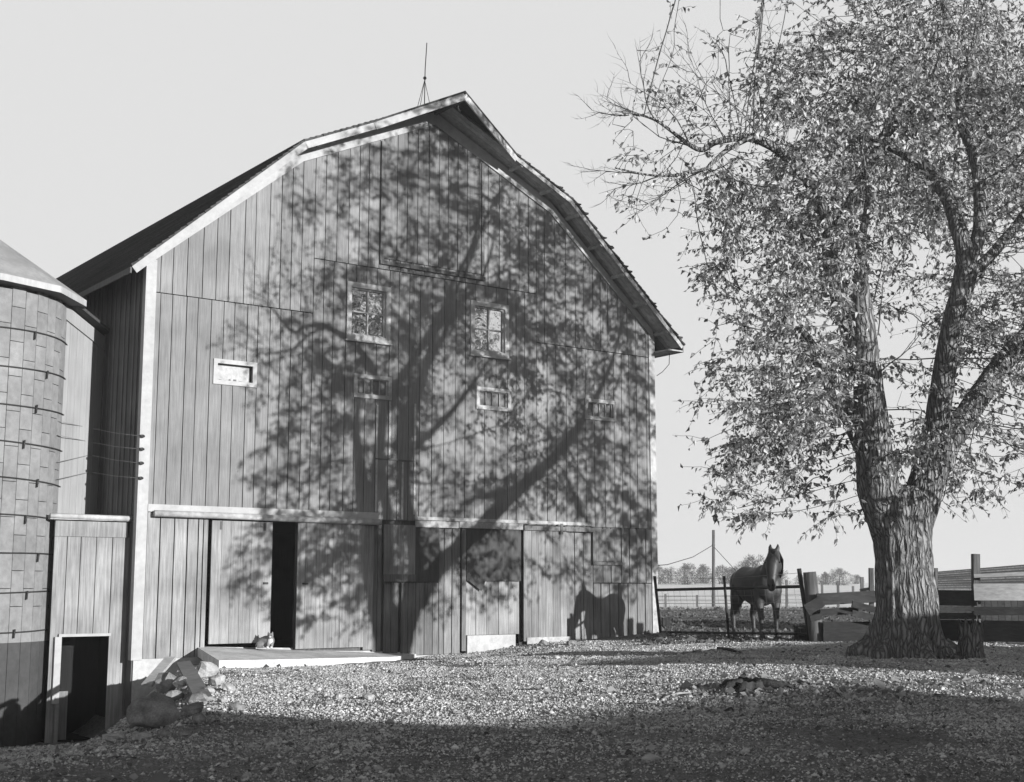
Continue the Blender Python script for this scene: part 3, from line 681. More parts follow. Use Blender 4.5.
# branches: grown towards points spread through the crown's volume
rng = np.random.default_rng(11)
ELL = [  # pixel centre, pixel radii, distance offset, distance radius, points
 (790, 395, 95, 115, -.6, 2.2, 330), (735, 440, 60, 55, -1.0, 1.2, 90), (800, 265, 105, 95, -.2, 2.6, 360), (745, 190, 85, 75, -.4, 1.8, 120), (760, 90, 110, 70, -.2, 2.2, 190), (660, 150, 60, 80, -.6, 1.4, 55),
 (860, 170, 100, 100, .9, 3.0, 360), (905, 60, 120, 80, 1.2, 3.2, 420), (1000, 130, 100, 120, 1.9, 3.0, 430), (1060, 290, 70, 150, 1.6, 2.8, 330), (900, -60, 170, 90, 1.4, 3.4, 360),
 (880, 420, 60, 70, -.8, .9, 90), (955, 330, 60, 120, 2.8, 2.0, 120), (950, 470, 60, 60, 2.4, 1.4, 50), (1010, 440, 60, 80, 1.2, 1.6, 70), (940, 200, 110, 130, 4.4, 1.8, 330), (830, 430, 90, 90, 1.8, 1.2, 90), (745, 505, 55, 25, -.9, .8, 26),
 (980, 60, 120, 110, 4.5, 2.0, 200), (1040, 250, 100, 150, 4.4, 1.8, 200), (850, 120, 120, 120, 3.6, 1.8, 180), (1130, 330, 80, 170, -2.4, 1.5, 240), (1120, 120, 80, 130, -2.2, 1.6, 180), (1145, 400, 60, 120, 3.2, 1.8, 360), (1160, 220, 60, 120, 3.0, 2.0, 380), (1150, 50, 75, 120, 3.6, 2.0, 320), (1190, 330, 60, 150, 5.0, 1.8, 260), (890, -140, 160, 95, 1.4, 3.2, 420), (1010, -100, 130, 110, 2.8, 3.0, 420), (760, -70, 90, 85, .2, 2.2, 170), (1090, -40, 90, 110, 3.4, 2.4, 240), (1090, 430, 50, 70, 4.2, 1.6, 120), (800, 320, 75, 120, 4.8, 1.5, 120), (850, 160, 110, 90, 5.2, 1.6, 150), (985, 110, 110, 100, 5.6, 1.6, 150),
]
att = []
for cx, cy, rx, ry, d, rd, n in ELL:
    k = 0
    while k < n:
        v = rng.normal(size=3); v *= rng.random()**(1/2.6)/np.linalg.norm(v)
        p = P(cx+v[0]*rx, cy+v[1]*ry, TY+d+v[2]*rd)
        if mnoise.noise(p*.75) < -.16: continue
        k += 1; att.append(p[:])
att = np.array(att)
nodes = [np.array(p[:]) for p, r in limb_nodes]; par = [-1]*len(nodes); NB = len(nodes); lim_r = [r for p, r in limb_nodes]
STEP = .24; alive = np.ones(len(att), bool)
tips = []
for it in range(75):
    if not alive.any(): break
    N_ = np.array(nodes); idx = np.where(alive)[0]
    near = np.empty(len(idx), int); dist = np.empty(len(idx))
    for c in range(0, len(idx), 400):
        D = ((att[idx[c:c+400], None, :]-N_[None])**2).sum(2); near[c:c+400] = D.argmin(1); dist[c:c+400] = np.sqrt(D.min(1))
    kill = dist < .30
    for j in np.where(kill)[0]: tips.append(int(near[j]))
    alive[idx[kill]] = False
    grow = {}
    for j in np.where(~kill)[0]:
        if dist[j] < 4.5:
            v = (att[idx[j]]-N_[near[j]])/dist[j]; grow.setdefault(int(near[j]), []).append(v)
    for q, vv in grow.items():
        v = np.sum(vv, 0)+rng.normal(size=3)*.25; L = np.linalg.norm(v)
        if L < 1e-6: continue
        nodes.append(N_[q]+v/L*STEP); par.append(q)
kids = [[] for _ in nodes]
for i, p in enumerate(par):
    if p >= 0: kids[p].append(i)
wt = [0.0]*len(nodes)
for i in range(len(nodes)-1, NB-1, -1):
    wt[i] = max(wt[i], .0052**2.3)
    if par[i] >= 0: wt[par[i]] += wt[i]
rad = [w_**(1/2.3) if w_ > 0 else .004 for w_ in wt]
bm_ = MB()
for i in range(NB, len(nodes)):
    p = par[i]
    if kids[p] and kids[p][0] != i or p < NB:           # a chain starts here
        ch_ = [p, i]
        while kids[ch_[-1]]: ch_.append(kids[ch_[-1]][0])
        pts = [Vector(nodes[q])-T0 for q in ch_]; rr = [min(rad[i], rad[q] if q >= NB else rad[i])*1.0 for q in ch_]; rr[-1] = .003
        bm_.tube(pts, [min(x, .055) for x in rr], 6 if rr[0] > .015 else 4, 1, cap=False)
# bare twigs standing out of the thin left side and inside the fork
def twig(p, d, L, r, depth):
    pts = [p]; n = 7; d = d.normalized()
    for k in range(n):
        d = (d+Vector(rng.normal(size=3)*.13)+Vector((0, 0, .04))).normalized(); pts.append(pts[-1]+d*L/n)
    bm_.tube([q-T0 for q in pts], [r*(1-k/(n+1)) for k in range(n+1)], 4, 1, cap=False)
    if depth:
        for k in range(2, n, 1):
            dd = (d+Vector(rng.normal(size=3)*.6)).normalized(); twig(pts[k], dd, L*.45, r*.5, depth-1)
for x, y, dx, dy, L in ((697, 149, -1, .5, 1.5), (690, 145, -.5, 1, 1.6), (660, 122, -1, .3, 1.1), (655, 120, -.4, 1, 1.3), (702, 170, -1, -.25, 1.3), (712, 163, -1, -.7, 1.2), (740, 138, 0, 1, 1.9), (760, 142, -.2, 1, 1.8), (725, 140, -.3, 1, 1.7), (660, 176, -1, -.4, 1.0), (640, 174, -1, .3, .9), (878, 335, .25, 1, 1.5), (880, 372, .8, .75, 1.3), (874, 300, .2, 1, 1.3), (640, 116, -1, .1, .9), (800, 327, -.5, 1, 1.0)):
    twig(P(x, y, TY-.5), Vector((dx, rng.normal()*.3, dy)), L, .012, 2)
# leaves
tipn = np.array([nodes[i] for i in tips])
thin = [i for i in range(NB, len(nodes)) if rad[i] < .016]
def pix(p):
    d = p[1]*cp+(p[2]-H)*sp; return 512+F*p[0]/d, 391-F*(-p[1]*sp+(p[2]-H)*cp)/d
C_ = []; AX = []; SZ = []
def shoot(p, d, L, nl):
    "a thin drooping shoot with leaves along it"
    d = d/np.linalg.norm(d); q = p.copy(); pts = [Vector(q)-T0]; n = 4
    for k in range(n):
        d = d+rng.normal(size=3)*.18+np.array([0, 0, -.10]); d /= np.linalg.norm(d); q2 = q+d*L/n
        for j in range(max(1, round(nl/n))):
            u = rng.random(); a_ = d*.55+rng.normal(size=3)*.55+np.array([0, 0, -.5])
            C_.append(q+(q2-q)*u+a_*.03); AX.append(a_); SZ.append(rng.uniform(.030, .056)*(1 if rng.random() < .8 else .6))
        q = q2; pts.append(Vector(q)-T0)
    bm_.tube(pts, [.0045, .004, .0035, .003, .002], 3, 1, cap=False)
for i in list(tips)+[j for j in thin if rng.random() < .55]:
    p = nodes[i]; x, y = pix(p)
    n_ = 8 if mnoise.noise(Vector(p)*.9) > -.04 else 5
    if mnoise.noise(Vector(p)*1.4+Vector((5, 5, 5))) < -.22: continue
    if x < 700: n_ = 4
    if x < 760 and y < 150: n_ = 3
    if 885 < x < 950 and 230 < y < 430 and p[1] < TY+2: n_ = 3
    if y > 495 and x > 880: n_ = 2
    g_ = nodes[i]-nodes[par[i]] if par[i] >= 0 else rng.normal(size=3)
    g_ = g_/(np.linalg.norm(g_)+1e-6)
    for r_ in range(2 if n_ > 4 else 1):
        d_ = g_*.7+rng.normal(size=3)*.75; d_[2] *= .55
        shoot(np.array(p), d_, rng.uniform(.25, .55), n_)
cent = np.array(C_); NL = len(cent); sz = np.array(SZ); ax = np.array(AX)
ax /= np.linalg.norm(ax, axis=1)[:, None]
nrm = rng.normal(size=(NL, 3)); nrm[:, 2] += .4; nrm -= ax*(nrm*ax).sum(1)[:, None]; nrm /= np.linalg.norm(nrm, axis=1)[:, None]
sd_ = np.cross(nrm, ax); fold = rng.uniform(.1, .6, NL)[:, None]; s_ = sz[:, None]; wd_ = rng.uniform(.42, .78, NL)[:, None]
V = np.stack([cent-ax*s_, cent+sd_*s_*wd_+nrm*s_*fold-ax*s_*.2, cent+sd_*s_*wd_*.6+nrm*s_*fold*.3+ax*s_*.45, cent+ax*s_*1.25-nrm*s_*.15, cent-sd_*s_*wd_*.6+nrm*s_*fold*.3+ax*s_*.45, cent-sd_*s_*wd_+nrm*s_*fold-ax*s_*.2], 1).reshape(-1, 3)-np.array(T0)
FC = []
for i in range(NL):
    o = i*6; FC.append((o, o+1, o+2, o+3)); FC.append((o, o+3, o+4, o+5))
me = bpy.data.meshes.new('crown'); me.from_pydata(V.tolist(), [], FC); me.materials.append(M_leaf); me.update()
lo_ = bpy.data.objects.new('crown', me); col.objects.link(lo_); lo_.parent = tree
bm_.obj('branches', M_twig, tree)
print('leaves', NL, 'nodes', len(nodes), 'left', int(alive.sum()))
# tumbled bark and root at the foot of the trunk
def ground_pt(px, py, zoff=0):
    "where the ray of a pixel meets the ground"
    a, b = 5.0, 400.0
    for _ in range(60):
        mth = (a+b)/2; p = P(px, py, mth)
        if p.z > gz(p.x, p.y): a = mth
        else: b = mth
    p = P(px, py, a); p.z = gz(p.x, p.y)+zoff; return p

# ------------------------------------------------------------ smooth one-piece bodies
def fuse(mb, name, mt, voxel, parent=None, smooth=6):
    tmp = mb.obj('tmp', mt)
    r = tmp.modifiers.new('r', 'REMESH'); r.mode = 'VOXEL'; r.voxel_size = voxel; r.use_smooth_shade = True
    q = tmp.modifiers.new('s', 'SMOOTH'); q.iterations = smooth; q.factor = .5
    dg = bpy.context.evaluated_depsgraph_get(); me = bpy.data.meshes.new_from_object(tmp.evaluated_get(dg)); me.name = name
    old = tmp.data; bpy.data.objects.remove(tmp); bpy.data.meshes.remove(old)
    for a in list(me.attributes):
        if a.name == 'tone': me.attributes.remove(a)
    me.attributes.new('tone', 'FLOAT', 'FACE').data.foreach_set('value', [1.0]*len(me.polygons))
    me.polygons.foreach_set('use_smooth', [True]*len(me.polygons))
    me.materials.clear(); me.materials.append(mt)
    o = bpy.data.objects.new(name, me); col.objects.link(o); o.parent = parent; return o
def chain(mb, pts, n=6):
    "tapered limb through (point, radius or (ry, rz)) stations"
    for (p, r), (q, t) in zip(pts, pts[1:]):
        p, q = Vector(p), Vector(q)
        r = r if hasattr(r, '__len__') else (r, r, r); t = t if hasattr(t, '__len__') else (t, t, t)
        for k in range(n+1):
            u = k/n; mb.ball(p.lerp(q, u), [a+(b-a)*u for a, b in zip(r, t)], 14, 10)

# ------------------------------------------------------------ horse
hp = P(757.5, 632.5, 29.0); hp.z = gz(hp.x, hp.y)
horse = empty('horse', hp, R(-75), 'dark bay horse standing behind the pipe gate with its head turned to the viewer', 'horse')
m = MB()
chain(m, [((-.62, 0, 1.10), (.22, .25, .30)), ((-.45, 0, 1.10), (.24, .30, .35)), ((-.05, 0, 1.03), (.26, .32, .38)), ((.32, 0, 1.04), (.26, .29, .40)), ((.58, 0, 1.06), (.22, .26, .34))], 6)
m.ball((.66, .09, .98), (.14, .14, .2)); m.ball((.66, -.09, .98), (.14, .14, .2)); m.ball((-.62, .12, 1.08), (.2, .17, .27)); m.ball((-.62, -.12, 1.08), (.2, .17, .27))
m.ball((.35, 0, 1.38), (.22, .09, .09))
chain(m, [((.50, 0, 1.16), (.2, .17, .27)), ((.68, -.01, 1.34), (.19, .17, .24)), ((.84, -.03, 1.52), (.16, .14, .19)), ((.93, -.05, 1.63), (.13, .11, .13))], 6)
hd_ = Vector((.78, -.62, 0)).normalized(); sdv = Vector((-hd_.y, hd_.x, 0))
pl = Vector((.95, -.06, 1.66))
def hq(a, dz, lat=0): return pl+hd_*a+Vector((0, 0, dz))+sdv*lat
chain(m, [(hq(.0, -.02), .125), (hq(.10, -.14), .140), (hq(.16, -.30), .125), (hq(.22, -.48), .092), (hq(.26, -.60), .088), (hq(.27, -.66), .070)], 6)
m.ball(hq(.03, -.24, .07), (.10, .09, .14)); m.ball(hq(.03, -.24, -.07), (.10, .09, .14))
for s in (1, -1):
    e0 = hq(-.01, .06, s*.065)
    chain(m, [(e0, .048), (e0+Vector((.015, s*.01, .07)), .040), (e0+Vector((.03, s*.008, .14)), .014)], 4)
    chain(m, [((.50, s*.19, .98), (.15, .10, .2)), ((.50, s*.18, .74), .10), ((.52, s*.165, .50), .062), ((.535, s*.16, .44), .066), ((.53, s*.16, .36), .048), ((.53, s*.16, .17), .043), ((.55, s*.16, .12), .052), ((.575, s*.16, .06), .05)], 5)
    xo = .10 if s > 0 else -.08
    chain(m, [((-.52, s*.18, .96), (.2, .13, .26)), ((-.46+xo*.3, s*.2, .80), .15), ((-.56+xo*.7, s*.19, .62), .095), ((-.68+xo, s*.18, .50), .066), ((-.69+xo, s*.18, .44), .062), ((-.66+xo, s*.18, .30), .048), ((-.65+xo, s*.18, .17), .045), ((-.62+xo, s*.18, .11), .053), ((-.59+xo, s*.18, .06), .05)], 5)
fuse(m, 'body', M_horse, .02, horse, 5)
for s in (1, -1):
    for x in (.595, -.575+(.10 if s > 0 else -.08)):
        m = MB(); m.tube([(x, s*.17, -.015), (x-.012, s*.17, .045), (x-.022, s*.17, .085)], [.072, .062, .05], 14); m.obj('hoof', M_hoof, horse)
    m = MB(); m.ball(hq(.12, -.16, s*.135), (.022, .022, .02)); m.obj('eye', M_black, horse)
    m = MB(); m.ball(hq(.338, -.60, s*.042), (.018, .015, .022)); m.obj('nostril', M_black, horse)
hr = random.Random(3)
m = MB()
for k in range(90):
    t = hr.random(); b = Vector((.42+.5*t, -.04*t, 1.44+.28*t+.02))
    L = .28+.18*hr.random(); sx_ = .02*hr.random()
    side = .13+.07*(1-t)
    m.tube([b, b+Vector((.01, side*.8, -.02)), b+Vector((.02+sx_, side+.04, -L*.5)), b+Vector((.0+sx_, side+.05, -L))], [.012, .016, .014, .003], 4, 1)
for k in range(24):
    b = hq(.02+.03*hr.random(), .07, (hr.random()-.5)*.1); m.tube([b, b+hd_*.09+Vector((0, 0, -.04)), b+hd_*(.14)+Vector((0, 0, -.2-.08*hr.random()))], [.01, .011, .003], 4)
m.obj('mane', M_hair, horse)
m = MB()
for k in range(70):
    a = (hr.random()-.5)*.08; L = .5+.28*hr.random()
    m.tube([(-.80, a*.4, 1.24), (-.88, a*.7, 1.16), (-.92+hr.random()*.03, a, .95), (-.90+hr.random()*.08-.04, a*1.9, 1.2-L)], [.02, .02, .016, .003], 4)
m.obj('tail', M_hair, horse)

horse.scale = (1.06, 1.06, 1.05)
# ------------------------------------------------------------ cat by the open door
cpz = from_local(2.50, .36, .150)
cat = empty('cat', cpz, 0, 'tabby and white cat resting on the concrete ramp by the open barn door', 'cat')
def catmat():
    m = mat('tabby_fur', .26, streak=(14, 4, 4), amt=.35, bl_amt=.2, bump=.1)
    return m
M_cat = catmat(); M_catw = mat('white_fur', .75, streak=(8, 8, 8), amt=.1)
m = MB()
chain(m, [((-.13, .06, .10), (.09, .085, .095)), ((-.03, .02, .12), (.10, .09, .115)), ((.06, -.03, .135), (.085, .08, .105))], 5)
m.ball((-.12, -.02, .07), (.1, .06, .07)); chain(m, [((.07, -.06, .17), .06), ((.075, -.09, .225), .052)], 4)
m.ball((.075, -.10, .235), (.062, .054, .052)); m.ball((.075, -.145, .222), (.026, .02, .018))
for s in (1, -1):
    chain(m, [((.075+s*.036, -.10, .275), .020), ((.075+s*.042, -.10, .312), .006)], 4)
    chain(m, [((.075+s*.035, -.09, .10), .034), ((.075+s*.036, -.14, .03), .026), ((.075+s*.036, -.18, .018), .024)], 5)
chain(m, [((-.2, .0, .05), .03), ((-.16, -.10, .03), .028), ((-.05, -.13, .028), .022)], 6)
fuse(m, 'body', M_cat, .0085, cat, 3)
m = MB(); m.ball((.078, -.100, .13), (.055, .035, .07)); m.ball((.078, -.150, .215), (.026, .022, .018))
for s in (1, -1): m.ball((.075+s*.036, -.178, .02), (.028, .034, .022)); 
fuse(m, 'white_bib', M_catw, .007, cat, 2)
for s in (1, -1):
    m = MB(); m.ball((.075+s*.026, -.150, .245), .009); m.obj('eye', M_black, cat)

# ------------------------------------------------------------ pipe gate
def rel(o, pts): return [Vector(p)-o for p in pts]
ga = P(660, 633, 31.4); ga.z = gz(ga.x, ga.y)
gate = empty('pipe_gate', ga, 0, 'leaning iron pipe gate with wire mesh between barn corner and thick post', 'gate')
TL, BL_ = P(656, 590, 31.4), P(660.5, 632, 31.4); TR_, BR_ = P(801.5, 586.5, 27.2), P(808.5, 634, 27.2)
def gp(p, q, r, name): m = MB(); m.tube(rel(ga, [p, q]), r, 8); return m.obj(name, M_iron, gate)
gp(TL, TR_, .032, 'top_rail'); gp(BL_, BR_, .026, 'bottom_rail')
gp(P(654.6, 576, 31.4), P(661, 637, 31.4), .034, 'upright'); gp(P(724, 576, 28.7), P(728.8, 639, 28.7), .028, 'upright'); gp(P(799, 568.5, 27.2), P(811, 647, 27.2), .045, 'upright')
m = MB()
for k in range(1, 6): m.tube(rel(ga, [TL.lerp(BL_, k/6), TR_.lerp(BR_, k/6)]), .0028, 4)
m.tube(rel(ga, [P(655, 578, 31.4), P(725, 578.5, 28.7), P(799, 573, 27.2)]), .004, 4)
for k in range(1, 22): m.tube(rel(ga, [TL.lerp(TR_, k/22), BL_.lerp(BR_, k/22)]), .0022, 4)
m.obj('wire_mesh', M_wire, gate)

# ------------------------------------------------------------ plank fence behind the maple
fo0 = P(815, 644, 27.0); fo0.z = gz(fo0.x, fo0.y)
def pbeam(m, p, q, wd, ht, o, tone=1.0): m.beam(Vector(p)-o, Vector(q)-o, wd, ht, tone)
pf = empty('plank_fence', fo0, 0, 'shade toned rough plank fence with a thick round post running behind the maple trunk', 'fence')
m = MB(); a, b = P(809.5, 572, 27), P(818, 648, 27)
m.tube(rel(fo0, [b, b.lerp(a, .3), b.lerp(a, .6), a]), [.155, .15, .14, .13], 16, 1, lambda i, th, p: 1+.10*mnoise.noise(Vector((math.cos(th)*1.5, math.sin(th)*1.5, p.z*1.2)))+.05*math.sin(th*7)); m.obj('post', M_post, pf)
for x, yt, wpx, Y in ((871, 568, 5, 26.2), (880, 567, 8, 26.25), (936, 568, 3.5, 26.4), (975.5, 554, 8, 25.6), (1030, 552, 8, 25.2)):
    Y += .95; m = MB(); a, b = P(x, yt, Y), P(x+1, 650, Y); wd = wpx*Y/F; pbeam(m, b, a, wd, wd*.8, fo0); m.obj('post', M_post, pf)
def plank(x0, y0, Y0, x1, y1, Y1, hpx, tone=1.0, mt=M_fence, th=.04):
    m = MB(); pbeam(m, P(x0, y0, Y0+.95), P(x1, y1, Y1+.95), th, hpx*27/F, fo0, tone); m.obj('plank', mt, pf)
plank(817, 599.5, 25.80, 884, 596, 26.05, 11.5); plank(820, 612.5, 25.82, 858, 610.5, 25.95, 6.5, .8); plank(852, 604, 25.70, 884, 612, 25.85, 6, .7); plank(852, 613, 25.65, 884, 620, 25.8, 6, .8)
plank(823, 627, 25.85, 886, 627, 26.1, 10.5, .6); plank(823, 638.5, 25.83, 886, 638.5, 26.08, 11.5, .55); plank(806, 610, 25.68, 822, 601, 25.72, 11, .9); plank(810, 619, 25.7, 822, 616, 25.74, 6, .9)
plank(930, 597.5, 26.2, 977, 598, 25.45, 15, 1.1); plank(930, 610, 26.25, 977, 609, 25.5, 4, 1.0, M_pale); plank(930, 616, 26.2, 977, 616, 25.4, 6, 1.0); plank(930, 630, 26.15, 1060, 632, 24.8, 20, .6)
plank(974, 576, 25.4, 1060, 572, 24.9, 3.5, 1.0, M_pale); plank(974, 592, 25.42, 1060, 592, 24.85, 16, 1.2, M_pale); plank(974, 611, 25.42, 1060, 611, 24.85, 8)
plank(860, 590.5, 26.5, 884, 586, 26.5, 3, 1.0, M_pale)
# dark block at the foot of the gate post
def block(name, px, py, Y, wpx, hpx, label, catg, mt, rz=0, group=None):
    p = P(px, py, Y); p.z = gz(p.x, p.y)-.02; k = Y/F
    m = MB(); w_, h_ = wpx*k, hpx*k
    m.prism([(-w_/2, 0), (w_/2, 0), (w_/2*.97, h_), (-w_/2*.95, h_*.96)], -w_*.4, w_*.45)
    o = m.obj(name, mt, None, p); o.rotation_euler = (0, 0, rz); return tag(o, label, catg, group)
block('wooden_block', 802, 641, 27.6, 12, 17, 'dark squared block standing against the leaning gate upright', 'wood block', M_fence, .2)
block('wooden_block', 666, 622, 36, 8, 11, 'dark squared timber end standing in the barnyard near the barn corner', 'wood block', M_stump, .1)
block('wooden_block', 683, 617, 44, 6, 4, 'small dark block lying farther back in the barnyard', 'wood block', M_stump, .3)
# low shed beyond the fence, far right
q0, q1 = P(934, 572, 35), P(1095, 559, 35); l0, l1 = P(929, 590, 31.5), P(1110, 590, 31.5)
pa = Vector((l0.x, l0.y, gz(l0.x, l0.y)))
pen = empty('low_shed', pa, 0, 'low grey shed with a sloping board roof beyond the plank fence right of the trunk', 'shed')
m = MB(); nb = 9
for k in range(nb):
    t0, t1 = k/nb+.008, (k+1)/nb-.008
    v = [l0.lerp(q0, t0), l1.lerp(q1, t0), l1.lerp(q1, t1), l0.lerp(q0, t1)]; up = Vector((0, 0, .03*(1-(t1+t0)/2*0)))
    v = [x-pa for x in v]; v[2] = v[2]-Vector((0, 0, .02)); v[3] = v[3]-Vector((0, 0, .02)); v += [x+up for x in v]
    m.add(v, [(3, 2, 1, 0), (4, 5, 6, 7), (0, 1, 5, 4), (1, 2, 6, 5), (2, 3, 7, 6), (3, 0, 4, 7)], random.uniform(.7, 1.35))
m.obj('roof', M_post, pen)
m = MB(); a = l0-pa+Vector((.1, .15, 0)); b = l1-pa+Vector((-.1, .15, 0))
n_b = 26
for k in range(n_b):
    p = a.lerp(b, k/n_b); q = a.lerp(b, (k+.94)/n_b); m.box((p.x, p.y, -.1), (q.x, q.y+.03, min(l0.z, l1.z)-pa.z-.02), random.uniform(.7, 1.2))
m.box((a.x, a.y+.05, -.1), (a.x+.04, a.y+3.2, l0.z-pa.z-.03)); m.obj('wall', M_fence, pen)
# ------------------------------------------------------------ stump, log, broken board at the maple's foot
def ragged(m, R0, Hh, n=40, seed=1, wob=.25, jag=.5, lean=0):
    vs = []; fs = []; rows = 9
    for j in range(rows):
        for k in range(n):
            th = 2*math.pi*k/n; f = j/(rows-1); c_, s_ = math.cos(th), math.sin(th)
            r = R0*(1+.45*(1-f)**3)*(1+wob*mnoise.noise(Vector((c_*1.8+seed, s_*1.8, f*.8)))+.10*mnoise.noise(Vector((c_*6+seed, s_*6, f*2))))
            top = Hh*(1-jag*(.5+mnoise.noise(Vector((c_*2.2+seed*3, s_*2.2, 5)))+.4*mnoise.noise(Vector((c_*9, s_*9, seed)))))
            vs.append((r*c_+lean*f*Hh, r*s_, -.05+f*(top+.05)))
    for j in range(rows-1):
        for k in range(n): fs.append((j*n+k, j*n+(k+1) % n, (j+1)*n+(k+1) % n, (j+1)*n+k))
    c = len(vs); vs.append((0, 0, Hh*.25)); fs += [((rows-1)*n+k, (rows-1)*n+(k+1) % n, c) for k in range(n)]
    m.add(vs, fs, 1, 0, True)
p = ground_pt(748, 690)
m = MB(); ragged(m, .21, .15, 48, 2, .35, .55); st = tag(m.obj('stump', M_stump, None, p), 'low dark rotten stump with a jagged rim among pale chips on the ground', 'stump')
m = MB()
for k, (a, L, r) in enumerate(((-.05, .62, .055), (.5, .4, .05), (-2.6, .35, .05), (2.4, .4, .04))):
    d = Vector((math.cos(a), math.sin(a), 0)); m.tube([d*.1+Vector((0, 0, .09)), d*.3+Vector((0, 0, .07)), d*L+Vector((0, 0, .0))], [r, r*.9, r*.4], 8, 1, lambda i, th, q: 1+.35*mnoise.noise(q*14))
m.obj('root', M_stump, st)
p = ground_pt(970, 657)
m = MB(); ragged(m, .17, .62, 40, 5, .25, .35, .05); tag(m.obj('stump', M_bark, None, p), 'tall narrow grey stump standing just right of the maple trunk', 'stump')
p = ground_pt(952, 656); p.z += .16
m = MB(); m.box((-.16, -.05, -.02), (.14, .08, .03), 1, 0, Matrix.Rotation(.5, 4, 'Y')@Matrix.Rotation(.3, 4, 'X')); m.box((-.10, -.02, .03), (.17, .04, .06), .9, 0, Matrix.Rotation(.65, 4, 'Y'))
m.box((-.14, -.06, -.2), (-.06, .06, .02), .7); tag(m.obj('broken_board', M_pale, None, p), 'pale broken board propped between the maple roots and the narrow stump', 'board')
for k, (x0, y0, x1, y1, r, lab) in enumerate(((691, 653, 714, 650.5, .018, 'pale straight stick lying on dark ground before the gate'), (718, 650, 742, 655, .03, 'dark crooked branch lying on the ground below the horse'), (665, 699, 692, 694, .016, 'bleached stick lying in the shadow tip left of the stump'))):
    a, b = ground_pt(x0, y0, r), ground_pt(x1, y1, r); m = MB(); m.tube([Vector(), (b-a)*.5+Vector((0, 0, .02)), b-a], [r, r*.9, r*.5], 6)
    tag(m.obj('stick', M_stump if k == 1 else M_pale, None, a), lab, 'stick')

# ------------------------------------------------------------ stones and planks at the end of the ramp
def rock(px, py, wpx, hpx, seed, mt, label, dep=.8, sink=.25, ang=0, name='stone', up=0):
    p = ground_pt(px, py); k = p.y/F; rx, rz = wpx*k/2, hpx*k/2
    fn = lambda q: 1+.36*mnoise.noise(q*1.5+Vector((seed*7.1, 0, 0)))+.20*abs(mnoise.noise(q*2.6+Vector((seed, 3, 0))))+.06*mnoise.noise(q*7)-.10*max(0, abs(q.z)-.5)
    m = MB(); m.ball((0, 0, 0), (rx, rx*dep, rz), 28, 18, 1, Matrix.Rotation(ang, 4, 'Y'), 0, fn)
    if name == 'stone':
        m = MB(); m.ball((0, 0, 0), (rx*1.1, rx*dep*1.1, rz*1.1), 9, 6, 1, Matrix.Rotation(ang, 4, 'Y')@Matrix.Rotation(seed*1.3, 4, 'Z'), 0, lambda q: fn(q)*(1+.22*mnoise.noise(q*3.1+Vector((0, seed, 0))))); m.sm = [False]*len(m.f)
    o = m.obj(name, mt, None, p+Vector((0, rx*.35, rz*(1-sink)+up))); return tag(o, label, name if name != 'stone' else 'stone')
rock(151, 729, 46, 34, 1, M_rock, 'big rounded dark boulder by the right foot of the lean to doorway', .9, .15, 0, 'boulder')
rock(196, 705, 22, 13, 2, M_rock, 'flat grey stone below the two crossed planks', .7, .2, -.2)
rock(190, 716, 24, 12, 3, M_rock, 'wedge shaped grey stone right of the big boulder', .7, .2, -.35)
rock(166, 694, 24, 22, 4, M_rock, 'grey stone leaning on the back of the big boulder', .8, .2, .3)
rock(176, 671, 22, 12, 5, M_pale_rock, 'white stone at the top of the heap below the barn corner', .8, .1)
rock(205, 678, 26, 17, 6, M_pale_rock, 'pale block of stone under the front corner of the concrete ramp', .8, .2)
rock(236, 711, 15, 9, 7, M_rock, 'small grey stone alone in the shadow right of the heap', .8, .2)
rock(339, 699, 9, 6, 8, M_pale_rock, 'little white stone lying on the gravel before the ramp, left of a pair', .8, .2)
rock(368, 700, 12, 7, 9, M_pale_rock, 'larger white stone on the gravel before the ramp', .8, .2)
rock(142, 740, 18, 8, 10, M_pale_rock, 'flat pale stone in front of the big boulder', .8, .2)
rock(112, 742, 26, 9, 11, M_pale_rock, 'broad flat pale stone at the lean to threshold', .8, .2)
rock(184, 738, 12, 8, 12, M_rock, 'small dark stone beside the foot of the big boulder', .8, .2)
rock(663, 640, 10, 7, 13, M_rock, 'dark stone at the foot of the barn corner by the gate', .8, .2)
rock(543, 646, 9, 6, 14, M_rock, 'grey footing stone under the right sliding door', .8, .2)
rock(572, 645, 10, 5, 15, M_rock, 'flat footing stone right of the right sliding door', .8, .2)
for k_, (x_, y_, w_, h_, pale_, lb_) in enumerate((
 (158, 708, 12, 9, 0, 'angular dark stone resting against the top of the boulder'), (181, 690, 13, 9, 1, 'pale angular stone between the two planks'), (172, 702, 14, 8, 0, 'dark slab of stone under the short plank'),
 (208, 695, 10, 6, 1, 'small pale stone right of the lower end of the long plank'), (216, 686, 11, 8, 1, 'pale broken stone under the front edge of the ramp'), (198, 724, 11, 7, 0, 'small dark stone at the foot of the heap'),
 (222, 703, 8, 5, 1, 'tiny pale stone in the gravel right of the heap'), (164, 738, 10, 6, 0, 'small dark stone touching the boulder at the bottom'), (190, 683, 9, 7, 0, 'dark little stone wedged under the long plank'), (228, 692, 9, 6, 1, 'small white stone at the shadow edge below the ramp'))):
    rock(x_, y_, w_*1.35, h_*1.35, 20+k_, M_pale_rock if pale_ else M_rock, lb_, .7, .05, .35*math.sin(k_*3))
def loose_plank(x0, y0, u0, x1, y1, u1, wd, th, label, tone=1.0, roll=0):
    a, b = ground_pt(x0, y0, u0), ground_pt(x1, y1, u1); m = MB(); m.beam(Vector(), b-a, wd, th, tone, (math.sin(roll), -.4, math.cos(roll)))
    tag(m.obj('plank', M_plank, None, a), label, 'plank')
loose_plank(146, 700, .22, 170, 679, .34, .17, .05, 'short pale plank leaning up to the right on the stone heap', 1.3)
